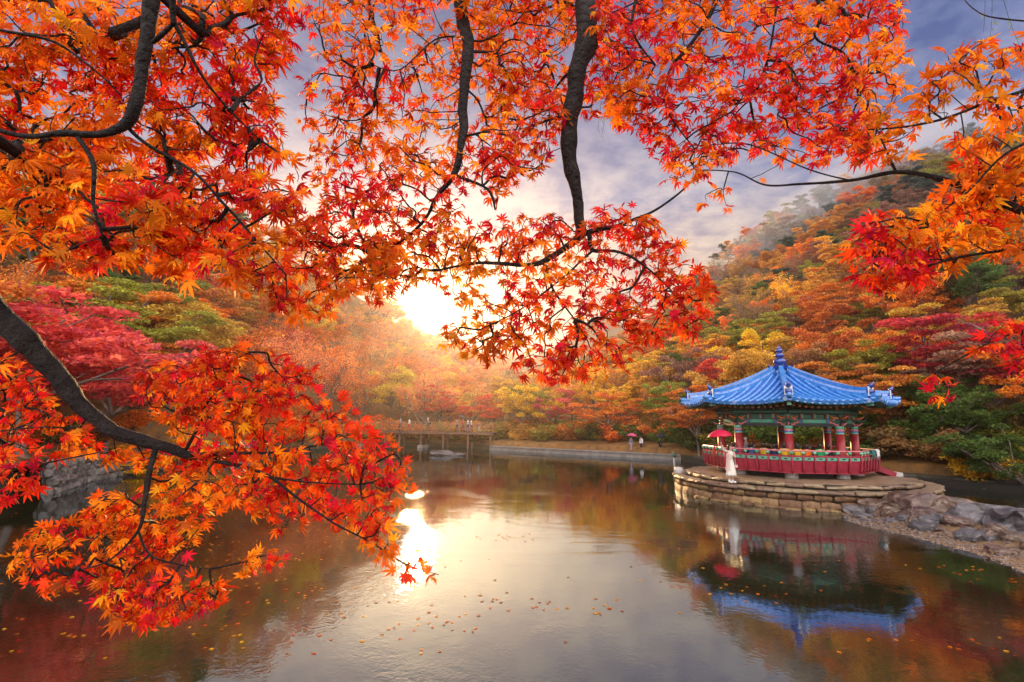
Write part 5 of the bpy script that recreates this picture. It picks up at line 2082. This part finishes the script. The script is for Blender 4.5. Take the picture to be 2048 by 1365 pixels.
def maple_branch(label, limbs, regions, seed, colour, n0=(0.0, -0.62, 0.42), leaf_size=0.062, spread=0.55):
    """limbs: lists of (px, py, distance, width in px); regions: (polygon, leaves per 1000 px^2, near, far)"""
    rnd = random.Random(seed)
    rng = np.random.default_rng(seed)
    root_p = at_y(limbs[0][0][0], limbs[0][0][1], limbs[0][0][2])
    root = thing('maple_branch', label, 'tree branch', root_p, 0, 'maple branches hanging over the pond')
    nodes, par, isl = [], [], []
    for li, limb in enumerate(limbs):
        pts = [np.concatenate([at_y(a, b, c), [w * c / FOC / 2]]) for a, b, c, w in limb]
        sp = smooth_path(pts, 6)
        mb = MB()
        path = [p[:3] - root_p for p in sp]
        rads = [max(0.0012, p[3] * (1 + 0.20 * mnoise.noise(Vector(tuple(p[:3] * 14))) + 0.10 * mnoise.noise(Vector(tuple(p[:3] * 40))))) for p in sp]
        path = [p + np.array([mnoise.noise(Vector(tuple(p * 9))), 0, mnoise.noise(Vector(tuple(p * 9 + 5)))]) * min(0.012, r * 0.7) for p, r in zip(path, rads)]
        mb.tube(path, rads, 14 if max(rads) > 0.02 else 8)
        mb.build('limb', M['bark'], root, True)
        b = len(nodes)
        for i, p in enumerate(path):
            nodes.append(p + root_p)
            isl.append(True)
    NL = len(nodes)
    # leaf-bearing nodes inside the regions
    att, reg_id = [], []
    for poly, dens, d0, d1 in regions:
        xs, ys = [p[0] for p in poly], [p[1] for p in poly]
        x0, x1, y0, y1 = min(xs), max(xs), min(ys), max(ys)
        N = int((x1 - x0) * (y1 - y0) / 1000 * dens * LEAF_DENS / 1.55)
        for _ in range(N):
            px, py = rnd.uniform(x0, x1), rnd.uniform(y0, y1)
            nz = mnoise.noise(Vector((px / 75, py / 60, seed))) + 0.5 * mnoise.noise(Vector((px / 32, py / 30, seed + 9)))
            if nz < -0.30 + rnd.uniform(-0.12, 0.12) or not in_poly(px, py, poly):
                continue
            if (px - 848) ** 2 + (py - 618) ** 2 < 62 ** 2:
                continue
            dn = 0.5 + 0.5 * mnoise.noise(Vector((px / 170, py / 110, seed + 3)))
            dpt = d0 + (d1 - d0) * min(1, max(0, 0.65 * dn + 0.35 * rnd.random()))
            att.append(at_y(px, py, dpt))
    att = np.array(att)
    n = len(att)
    X = np.concatenate([np.array(nodes), att])
    # grow twigs: every node joins the tree by the cheapest way, counting part of the way already travelled
    parent = np.full(NL + n, -1)
    cost = np.full(n, 1e9)
    bestp = np.zeros(n, int)
    plen = np.zeros(NL + n)
    for i in range(NL):
        d = np.linalg.norm(att - X[i], axis=1)
        m_ = d < cost
        cost[m_] = d[m_]
        bestp[m_] = i
    alive = np.ones(n, bool)
    dirs = np.zeros((NL + n, 3))
    for _ in range(n):
        c = np.where(alive, cost, 1e9)
        j = int(np.argmin(c))
        alive[j] = False
        p = bestp[j]
        g = NL + j
        parent[g] = p
        step = X[g] - X[p]
        plen[g] = plen[p] + np.linalg.norm(step)
        dirs[g] = step / (np.linalg.norm(step) + 1e-9)
        dv = att - X[g]
        d = np.linalg.norm(dv, axis=1)
        bend = 1 - (dv @ dirs[g]) / (d + 1e-9)
        cc = d * (1 + 0.35 * bend) + 0.28 * plen[g]
        m_ = alive & (cc < cost)
        cost[m_] = cc[m_]
        bestp[m_] = g
    cnt = np.ones(NL + n)
    order = np.argsort(-plen[NL:]) + NL
    for g in order:
        if parent[g] >= NL:
            cnt[parent[g]] += cnt[g]
    sprays = {}
    top_of = {}
    kids = {}
    for g in range(NL, NL + n):
        kids.setdefault(parent[g], []).append(g)
    for g in np.argsort(plen[NL:]) + NL:
        p = parent[g]
        top_of[g] = g if p < NL else top_of[p]
        tw = sprays.setdefault(top_of[g], MB())
        r1 = 0.00105 * cnt[g] ** 0.46
        r0 = 0.00105 * (cnt[p] if p >= NL else cnt[g] * 1.3) ** 0.46
        a, b = X[p] - root_p, X[g] - root_p
        L = np.linalg.norm(b - a)
        ctrl = a + (dirs[p] if p >= NL else dirs[g]) * L * 0.42
        side = np.array([rnd.gauss(0, 1), rnd.gauss(0, 1), rnd.gauss(0, 1)]) * L * 0.035
        k = 3 if L < 0.12 else 5
        pts = [(1 - t) ** 2 * a + 2 * t * (1 - t) * (ctrl + side) + t * t * b for t in np.linspace(0, 1, k + 1)]
        r0 = min(r0, r1 * 1.6)
        tw.tube(pts, [r0 + (r1 - r0) * t for t in np.linspace(0, 1, k + 1)], 4, cap=False)
    for tw in sprays.values():
        tw.build('twig', M['bark'], root, True)
    # leaves
    Ls = []
    n0 = np.array(n0)
    for g in range(NL, NL + n):
        k = 2 if rnd.random() < 0.62 else 1
        if g not in kids and rnd.random() < 0.6:
            k += 1
        sz0 = leaf_size * rnd.uniform(0.62, 1.22)
        for i in range(k):
            dv = dirs[g] * 0.5 + np.array([rnd.gauss(0, 0.7), rnd.gauss(0, 0.5), rnd.gauss(-0.35, 0.55)])
            nv = n0 + np.array([rnd.gauss(0, spread), rnd.gauss(0, spread), rnd.gauss(0, spread)])
            nv /= np.linalg.norm(nv)
            if rnd.random() < 0.10:
                nv = -nv
            dv = dv - nv * np.dot(dv, nv)
            dv /= np.linalg.norm(dv) + 1e-9
            sz = sz0 * rnd.uniform(0.8, 1.15)
            pos = X[g] + dv * 0.38 * sz * rnd.uniform(0.8, 1.1)
            pxy = to_px(pos)
            Ls.append((pos[1], pos, dv, nv, sz, rnd.randrange(len(LEAF_SHAPES)), colour(pxy[0], pxy[1], rnd)))
    Ls.sort(key=lambda q: q[0])
    # the largest in view are leaves of their own
    vis, rest = [], []
    for q in Ls:
        p = to_px(q[1])
        (vis if (-30 < p[0] < 2078 and -30 < p[1] < 1395 and len(vis) < 296) else rest).append(q)

    def basis(q):
        y, z = q[2], q[3]
        x = np.cross(y, z)
        return np.stack([x, y, z], 1)
    for q in vis:
        B = basis(q)
        o = link('leaf', leaf_data(q[5], q[6]), root, q[1] - root_p)
        o.rotation_euler = Matrix(B.tolist()).to_euler()
        o.scale = (q[4],) * 3
    if rest:
        VV, FF, MM = [], [], []
        off = 0
        for q in rest:
            V, F = LEAF_SHAPES[q[5]]
            VV.append((V * q[4]) @ basis(q).T + (q[1] - root_p))
            FF.append(F + off)
            MM.append(np.full(len(F), q[6]))
            off += len(V)
        o = link('foliage', np_mesh('foliage', np.concatenate(VV), np.concatenate(FF), LEAF_MATS, np.concatenate(MM)), root)
        o['kind'] = 'stuff'
    print(label[:30], 'leaves', len(Ls))
    return root


def mixcol(rnd, w):
    t = rnd.random() * sum(w)
    for i, x in enumerate(w):
        t -= x
        if t <= 0:
            return i
    return 0


def patchy(base, alt, sx=130, sy=110, off=0.0, bias=0.0):
    def f(px, py, rnd):
        n = mnoise.noise(Vector((px / sx, py / sy, off))) + bias + rnd.gauss(0, 0.14)
        return mixcol(rnd, alt if n > 0 else base)
    return f


#           orange deep  redor red crimson amber brown
W_OR = [5.0, 4.0, 1.2, 0.3, 0.0, 1.6, 0.15]
W_RD = [0.5, 1.2, 2.6, 4.0, 1.0, 0.1, 0.15]
W_CR = [0.4, 0.6, 1.2, 4.0, 2.8, 0.1, 0.1]
W_AM = [4.0, 1.6, 0.4, 0.1, 0.0, 4.5, 0.1]


def col_top_left(px, py, rnd):
    b = -0.28
    for cx, cy, rx, ry, k in ((430, 200, 130, 120, 0.55), (560, 340, 150, 150, 0.5), (330, 430, 120, 60, 0.3), (520, 60, 90, 90, 0.4)):
        b += k * math.exp(-(((px - cx) / rx) ** 2 + ((py - cy) / ry) ** 2))
    return patchy(W_OR, W_RD, off=1.0, bias=b)(px, py, rnd)


def col_mid(px, py, rnd):
    b = -0.05
    for cx, cy, rx, ry, k in ((720, 250, 90, 70, -0.3), (850, 120, 120, 80, -0.3), (800, 430, 110, 60, 0.35), (650, 470, 90, 60, 0.3), (880, 250, 60, 60, -0.4)):
        b += k * math.exp(-(((px - cx) / rx) ** 2 + ((py - cy) / ry) ** 2))
    return patchy(W_OR, W_RD, off=4.0, bias=b)(px, py, rnd)


def col_hang(px, py, rnd):
    b = 0.0 + 0.85 * max(0, (px - 1040) / 350) + (0.25 if py > 690 else 0)
    if (px - 850) ** 2 + (py - 600) ** 2 < 160 ** 2:  # sun glow put into the colour: leaves around the sun turn amber
        return mixcol(rnd, W_AM)
    return patchy(W_OR, W_RD, off=7.0, bias=b)(px, py, rnd)


def col_top_right(px, py, rnd):
    b = 0.02 + 0.45 * math.exp(-(((px - 1420) / 240) ** 2 + ((py - 210) / 90) ** 2)) - 0.3 * math.exp(-(((px - 1440) / 200) ** 2 + ((py - 40) / 70) ** 2)) - 0.25 * math.exp(-(((px - 1380) / 60) ** 2 + ((py - 330) / 40) ** 2))
    return patchy(W_OR, W_CR, off=11.0, bias=b)(px, py, rnd)


def col_right(px, py, rnd):
    if py > 600:
        return mixcol(rnd, W_CR)
    if py > 490 and px < 1880 or (px < 1790 and py > 420):
        return mixcol(rnd, W_CR)
    if px < 1740 and py < 330:
        return mixcol(rnd, W_RD)
    return patchy(W_AM, W_OR, off=15.0)(px, py, rnd)


def col_low(px, py, rnd):
    b = 0.12
    for cx, cy, rx, ry, k in ((120, 780, 200, 70, 0.45), (500, 800, 150, 60, 0.4), (720, 900, 90, 110, 0.5), (330, 1000, 160, 90, -0.45), (150, 1090, 150, 60, -0.35), (330, 1200, 130, 50, 0.5), (620, 760, 80, 60, -0.3), (790, 1110, 80, 40, -0.4), (60, 940, 70, 60, 0.5), (620, 920, 90, 80, 0.2)):
        b += k * math.exp(-(((px - cx) / rx) ** 2 + ((py - cy) / ry) ** 2))
    return patchy(W_OR, W_RD, 90, 80, 19.0, b)(px, py, rnd)


maple_branch('dark maple limb curving from the top edge to the left edge under dense orange leaves',
             [[(316, -150, 1.25, 34), (308, -40, 1.30, 33), (306, 0, 1.30, 31), (292, 90, 1.32, 29), (276, 190, 1.34, 26), (252, 245, 1.36, 23), (205, 268, 1.36, 17), (130, 268, 1.34, 14), (60, 274, 1.32, 12), (0, 262, 1.30, 10), (-90, 225, 1.30, 9)],
              [(255, 240, 1.36, 12), (262, 262, 1.38, 10), (310, 300, 1.42, 8), (390, 345, 1.46, 7), (440, 400, 1.50, 6), (490, 455, 1.54, 5), (570, 548, 1.60, 3)],
              [(155, 272, 1.35, 11), (188, 330, 1.35, 10), (188, 410, 1.37, 8), (206, 475, 1.40, 5)],
              [(345, -60, 1.20, 14), (348, 40, 1.25, 13), (352, 52, 1.26, 10), (400, 145, 1.32, 7), (450, 210, 1.40, 5), (520, 280, 1.50, 3)],
              [(350, 45, 1.26, 10), (308, 84, 1.30, 10)],
              [(0, 60, 1.20, 6), (110, 85, 1.25, 6), (200, 150, 1.30, 4), (240, 190, 1.34, 4)]],
             [([(-60, -60), (600, -60), (575, 60), (545, 180), (560, 260), (600, 350), (585, 420), (560, 520), (600, 640), (540, 600), (400, 560), (330, 545), (240, 520), (180, 545), (110, 520), (60, 470), (-60, 500)], 4.6, 1.28, 1.95)],
             101, col_top_left, leaf_size=0.064)
maple_branch('slender dark maple limb falling from the top edge left of the thick trunk',
             [[(905, -150, 1.9, 32), (912, -40, 1.95, 31), (926, 40, 2.0, 29), (936, 105, 2.0, 27), (930, 190, 2.0, 22), (922, 290, 2.0, 17), (905, 350, 2.0, 13), (872, 398, 2.02, 9), (850, 440, 2.04, 7), (795, 488, 2.08, 5), (740, 508, 2.1, 4)],
              [(735, 0, 2.3, 8), (760, 95, 2.3, 7), (770, 135, 2.3, 5)],
              [(905, 350, 2.0, 7), (975, 378, 1.98, 6), (990, 420, 1.97, 4)],
              [(930, 75, 2.0, 5), (870, 80, 1.98, 4), (800, 140, 1.96, 3), (745, 130, 1.95, 2)]],
             [([(600, -60), (1130, -60), (1140, 120), (1120, 250), (1080, 340), (1000, 385), (950, 395), (900, 470), (850, 520), (700, 560), (640, 560), (610, 480), (640, 380), (600, 250), (620, 120)], 3.9, 1.75, 2.4),
              ([(580, 430), (760, 430), (800, 540), (770, 600), (700, 600), (640, 640), (560, 620)], 4.2, 1.7, 2.2)],
             102, col_mid)
maple_branch('thick maple trunk limb dropping from the top edge to a low hanging spray',
             [[(1180, -170, 2.0, 50), (1170, -50, 2.0, 47), (1170, 20, 2.0, 46), (1174, 80, 2.0, 50), (1160, 130, 2.0, 40), (1148, 200, 2.02, 38), (1134, 290, 2.05, 36), (1150, 360, 2.08, 28), (1158, 430, 2.1, 24), (1166, 470, 2.1, 20)],
              [(1166, 466, 2.1, 17), (1110, 512, 2.1, 13), (1065, 529, 2.1, 10), (960, 526, 2.1, 7), (880, 540, 2.1, 4)],
              [(1168, 468, 2.1, 13), (1250, 446, 2.14, 8), (1320, 416, 2.2, 5), (1385, 362, 2.25, 3)],
              [(1178, 470, 2.1, 10), (1186, 500, 2.08, 8), (1240, 505, 2.08, 6), (1300, 540, 2.1, 4), (1350, 590, 2.12, 3)],
              [(1088, 522, 2.1, 6), (1108, 580, 2.08, 5), (1150, 640, 2.06, 3)],
              [(1186, 500, 2.08, 5), (1120, 560, 2.05, 4), (1040, 620, 2.02, 3), (960, 660, 2.0, 2)]],
             [([(690, 540), (800, 480), (900, 455), (960, 440), (1100, 430), (1150, 445), (1200, 415), (1285, 422), (1340, 465), (1390, 540), (1440, 585), (1400, 650), (1310, 680), (1240, 735), (1180, 745), (1110, 768), (1030, 745), (950, 715), (880, 690), (840, 690), (900, 640), (800, 570)], 4.3, 1.85, 2.35),
              ([(960, -60), (1300, -60), (1300, 150), (1240, 255), (1200, 240), (1130, 230), (1080, 330), (980, 360)], 3.2, 1.9, 2.5)],
             103, col_hang)
maple_branch('thin forked maple limb spreading red leaves across the top between trunk and open sky',
             [[(1460, -150, 1.85, 13), (1440, -30, 1.9, 12), (1420, 30, 1.92, 10), (1380, 90, 1.95, 8), (1340, 140, 1.98, 6), (1332, 215, 2.0, 4), (1390, 300, 2.05, 3)],
              [(1600, -120, 1.9, 9), (1640, 20, 1.92, 8), (1630, 75, 1.94, 6), (1690, 110, 1.96, 5), (1720, 170, 2.0, 3)],
              [(1280, -40, 2.0, 8), (1265, 60, 2.0, 6), (1310, 130, 2.0, 4)],
              [(1560, -60, 1.9, 6), (1540, 100, 1.95, 5), (1500, 200, 2.0, 3)]],
             [([(1190, -60), (1800, -60), (1805, 40), (1800, 200), (1740, 290), (1650, 320), (1560, 315), (1480, 305), (1420, 345), (1370, 372), (1330, 350), (1300, 280), (1250, 240), (1190, 190)], 4.7, 1.65, 2.3)],
             104, col_top_right)
maple_branch('nearly level maple limb reaching in from the right edge over the misty hill',
             [[(2140, 470, 1.45, 20), (2050, 425, 1.5, 18), (1935, 377, 1.55, 15), (1852, 351, 1.6, 12), (1790, 346, 1.65, 9), (1700, 361, 1.7, 7), (1600, 369, 1.78, 5), (1530, 371, 1.85, 4), (1470, 345, 1.9, 3), (1390, 340, 1.95, 2)],
              [(2110, 165, 1.4, 8), (1990, 200, 1.45, 7), (1890, 238, 1.5, 6), (1800, 255, 1.6, 4), (1680, 262, 1.7, 3)],
              [(2110, 265, 1.35, 7), (2010, 310, 1.4, 5), (1935, 385, 1.45, 4), (1850, 445, 1.5, 3)],
              [(2110, 500, 1.5, 8), (1980, 505, 1.52, 6), (1900, 520, 1.55, 5), (1800, 548, 1.6, 3)],
              [(1792, 345, 1.65, 6), (1772, 300, 1.66, 4), (1756, 262, 1.68, 2)],
              [(1700, 361, 1.7, 4), (1620, 340, 1.75, 3), (1500, 290, 1.85, 3), (1420, 290, 1.9, 2)],
              [(2110, 640, 1.6, 6), (2030, 665, 1.62, 4), (1970, 690, 1.64, 2)],
              [(2110, 48, 1.6, 3.5), (1990, 36, 1.65, 3), (1950, 20, 1.68, 2.4), (1925, -5, 1.7, 2), (1900, -40, 1.7, 2)]],
             [([(1890, 100), (1960, 80), (2110, 80), (2110, 330), (1940, 330), (1870, 250), (1830, 180)], 1.9, 1.3, 1.7),
              ([(2110, 300), (2110, 520), (2010, 500), (1900, 530), (1800, 540), (1720, 500), (1690, 460), (1790, 425), (1880, 395), (1930, 330)], 3.6, 1.3, 1.75),
              ([(1700, 560), (1760, 500), (1890, 510), (1860, 545), (1770, 590)], 4.0, 1.5, 1.75),
              ([(1650, 250), (1760, 200), (1850, 260), (1800, 320), (1700, 320)], 2.6, 1.55, 1.8),
              ([(1400, 320), (1560, 320), (1620, 335), (1560, 345), (1480, 400), (1410, 430)], 0.7, 1.8, 2.0),
              ([(1950, 690), (2000, 650), (2110, 630), (2110, 745), (1990, 745)], 2.4, 1.5, 1.75),
              ([(1870, 745), (1905, 740), (1905, 810), (1875, 800)], 3.0, 1.7, 1.8)],
             105, col_right)
maple_branch('thick twisted dark maple limb reaching over the water from the left edge',
             [[(-320, 420, 1.75, 59.4), (-160, 520, 1.8, 54.5), (-60, 580, 1.85, 50.7), (0, 632, 1.9, 47.0), (60, 692, 1.93, 42.1), (118, 755, 1.96, 35.9), (172, 820, 1.98, 31.0), (230, 862, 2.0, 27.3), (300, 886, 2.0, 22.3), (350, 900, 2.0, 18.6), (388, 915, 2.0, 16.1)],
              [(384, 913, 2.0, 11.5), (440, 909, 2.0, 7.9), (500, 906, 2.0, 5.8), (560, 904, 2.02, 3.6), (640, 890, 2.06, 2.2)],
              [(386, 915, 2.0, 10.8), (470, 930, 1.98, 7.9), (540, 954, 1.96, 6.5), (600, 1000, 1.95, 5.0), (660, 1042, 1.94, 4.3), (740, 1085, 1.94, 2.9), (815, 1130, 1.95, 2.6), (878, 1150, 1.96, 1.6)],
              [(312, 898, 2.0, 13.0), (298, 950, 1.96, 10.8), (290, 1000, 1.93, 9.4), (276, 1062, 1.9, 6.5), (220, 1120, 1.88, 3.6), (160, 1140, 1.88, 2.2)],
              [(276, 1062, 1.9, 5.0), (300, 1110, 1.9, 3.6), (350, 1128, 1.9, 2.9), (420, 1138, 1.92, 1.4)],
              [(370, 905, 2.0, 7.2), (398, 850, 2.02, 5.8), (418, 800, 2.04, 4.3), (470, 750, 2.06, 2.9), (500, 690, 2.1, 1.4)],
              [(262, 878, 2.0, 4.3), (190, 862, 1.96, 2.9), (80, 855, 1.92, 2.9), (-60, 870, 1.9, 2.2)],
              [(440, 908, 2.0, 3.6), (400, 960, 1.95, 3.6), (350, 1000, 1.92, 2.2)],
              [(-90, 980, 1.8, 5.8), (0, 948, 1.85, 4.3), (100, 925, 1.88, 3.6), (200, 905, 1.9, 2.2)],
              [(540, 954, 1.96, 4.3), (620, 965, 1.95, 2.9), (720, 970, 1.95, 2.2)]],
             [([(-60, 700), (40, 720), (110, 790), (200, 880), (300, 905), (380, 890), (280, 800), (300, 740), (420, 700), (520, 700), (620, 740), (690, 800), (760, 865), (832, 950), (815, 985), (770, 985), (640, 960), (520, 940), (400, 930), (300, 930), (150, 900), (60, 900), (-60, 920)], 3.7, 1.75, 2.35),
              ([(260, 800), (330, 720), (500, 690), (620, 735), (560, 800), (420, 870)], 1.0, 1.9, 2.3),
              ([(-60, 920), (60, 910), (90, 960), (40, 1000), (-60, 1010)], 3.0, 1.7, 2.0),
              ([(300, 940), (400, 930), (620, 960), (790, 990), (770, 1070), (700, 1060), (620, 1030), (560, 1060), (480, 1000), (420, 1030), (380, 1100), (300, 1130), (250, 1160), (150, 1160), (60, 1170), (-20, 1120), (60, 1060), (160, 1030), (240, 970)], 3.5, 1.75, 2.25),
              ([(740, 1060), (790, 1085), (885, 1150), (835, 1160), (770, 1120), (720, 1075)], 5.5, 1.85, 2.02),
              ([(200, 1180), (300, 1160), (400, 1150), (460, 1185), (420, 1215), (300, 1245), (220, 1225)], 4.0, 1.8, 2.05),
              ([(480, 1110), (560, 1100), (560, 1120), (490, 1140)], 4.0, 1.9, 2.1)],
             106, col_low, n0=(0.0, -0.62, 0.50), leaf_size=0.063)


# ------------------------------------------------------------------ willow sprigs hanging in from above
def willow(px, py, Y, n, L, label):
    rnd = random.Random(int(px))
    c = at_y(px, py, Y)
    t = thing('willow_sprig', label, 'twig', c, 0, 'willow sprigs hanging from above')
    m = MB_WILLOW
    for i in range(n):
        x0 = np.array([rnd.uniform(-0.10, 0.10), rnd.uniform(-0.08, 0.08), rnd.uniform(-0.02, 0.05)])
        ln = L * rnd.uniform(0.6, 1.1)
        sw = rnd.uniform(-0.06, 0.06)
        st = MB()
        path = [x0 + np.array([sw * u * u, 0, 0.25 - (ln + 0.25) * u]) for u in np.linspace(0, 1, 8)]
        st.tube(path, [0.0016 * (1 - 0.6 * u) for u in np.linspace(0, 1, 8)], 4, cap=False)
        s = st.build('stem', M['bark'], t)
        for k in range(int(ln / 0.022)):
            u = (k + rnd.random()) * 0.022 / ln
            p = x0 + np.array([sw * u * u, 0, 0.25 - (ln + 0.25) * u])
            if p[2] > 0.02:
                continue
            a = rnd.uniform(0, 6.28)
            d = np.array([math.cos(a) * 0.5, math.sin(a) * 0.5, -0.9])
            d /= np.linalg.norm(d)
            w = np.cross(d, [math.sin(a), -math.cos(a), 0.3])
            w /= np.linalg.norm(w)
            lf = MB()
            l_ = rnd.uniform(0.035, 0.06)
            lf.add([p, p + d * l_ * 0.45 + w * 0.0035, p + d * l_, p + d * l_ * 0.45 - w * 0.0035], [(0, 1, 2, 3)])
            lf.build('leaf', m, t)


MB_WILLOW = maple_leaf_mat('willow_leaf', (0.22, 0.30, 0.05))
willow(1218, 215, 2.7, 4, 0.20, 'green willow sprig hanging in the open sky right of the thick trunk limb')
willow(1262, 232, 2.7, 3, 0.14, 'shorter green willow sprig right beside the longer one')
willow(540, 90, 2.9, 4, 0.26, 'green willow sprig hanging among red leaves at the upper left')
willow(1990, 40, 2.6, 3, 0.2, 'green willow sprig hanging at the upper right corner')


# ------------------------------------------------------------------ leaves afloat
def floating_leaves():
    rnd = random.Random(77)
    pts = []
    cl = [(rnd.gauss(-6.8, 2.6), rnd.uniform(8, 24)) for _ in range(26)] + [(rnd.uniform(-16, 14), rnd.uniform(8, 46)) for _ in range(22)]
    while len(pts) < 1250:
        if rnd.random() < 0.55:
            c = rnd.choice(cl)
            x, y = c[0] + rnd.gauss(0, 0.75), c[1] + rnd.gauss(0, 0.35)
        elif rnd.random() < 0.5:
            x, y = rnd.gauss(-6.5, 3.0), rnd.uniform(8, 26)
        else:
            x, y = rnd.uniform(-18, 16), rnd.uniform(6, 52)
        if math.hypot(x - PLAT[0], y - PLAT[1]) < 6.7 or (x > 11.8 and y < 23) or math.hypot(x, y) > np.interp(math.atan2(x, y), SA, SR, period=2 * math.pi) - 0.8:
            continue
        pts.append((x, y))
    pts.sort(key=lambda p: p[1])
    VV, FF, MM, off = [], [], [], 0
    k = 0
    for x, y in pts:
        si, ci = rnd.randrange(6), rnd.choice((0, 0, 1, 5, 5, 6, 6, 2))
        s = rnd.uniform(0.08, 0.125)
        a = rnd.uniform(0, 6.28)
        px, py = to_px((x, y, 0))
        if k < 150 and 0 < px < 2048 and py < 1365:
            o = link('floating_leaf', leaf_data(si, ci), None, (x, y, 0.012), (rnd.uniform(-0.06, 0.06), rnd.uniform(-0.06, 0.06), a), (s, s, s * 0.3))
            tag(o, f'{dict(enumerate(["orange", "orange", "reddish", "", "", "amber", "brown"]))[ci]} fallen maple leaf afloat on the pond', 'leaf',
                f'{dict(enumerate(["orange", "orange", "reddish", "", "", "amber", "brown"]))[ci]} leaves afloat on the pond')
            k += 1
        else:
            V, F = LEAF_SHAPES[si]
            V = V * np.array([s, s, s * 0.3])
            R = np.array([[math.cos(a), -math.sin(a), 0], [math.sin(a), math.cos(a), 0], [0, 0, 1]])
            VV.append(V @ R.T + np.array([x, y, 0.012]))
            FF.append(F + off)
            MM.append(np.full(len(F), ci))
            off += len(V)
    o = link('floating_leaves', np_mesh('floating_leaves', np.concatenate(VV), np.concatenate(FF), LEAF_MATS, np.concatenate(MM)))
    tag(o, 'small fallen leaves scattered over the pond', None, None, 'stuff')


floating_leaves()


# ------------------------------------------------------------------ haze
def build_haze():
    mb = MB()
    mb.box((0, 110, 58), (900, 560, 124))
    m, g, out = mat('valley_haze')
    v = g.n('ShaderNodeVolumePrincipled', ins={'Color': (0.80, 0.86, 1.0), 'Density': HAZE, 'Anisotropy': 0.79})
    g.set(out.inputs['Volume'], v.outputs[0])
    o = mb.build('haze', m)
    tag(o, kind='stuff')


def build_mist(px, py, Y, r, dens):
    c = at_y(px, py, Y)
    mb = MB()
    prof = [(max(0.01, math.sin(t) * r[0]), -math.cos(t) * r[2]) for t in np.linspace(0.02, math.pi - 0.02, 16)]
    mb.lathe(prof, (0, 0, 0), 28, 0, 1.0, r[1] / r[0], lambda a, z: 0.12 * math.sin(3 * a + z * 0.3))
    m, g, out = mat('drifting_mist')
    v = g.n('ShaderNodeVolumePrincipled', ins={'Color': (0.78, 0.86, 1.0), 'Density': dens, 'Anisotropy': 0.1})
    g.set(out.inputs['Volume'], v.outputs[0])
    o = mb.build('mist', m, None, True, tuple(c), (0, R_(-32), 0))
    tag(o, kind='stuff')


build_mist(1640, 425, 150, (32, 14, 10), 0.0125)
build_mist(1540, 500, 140, (24, 12, 8), 0.011)
build_mist(1760, 330, 150, (34, 15, 11), 0.012)
build_mist(1900, 285, 140, (30, 14, 9), 0.010)
HAZE = 0.00050
build_haze()
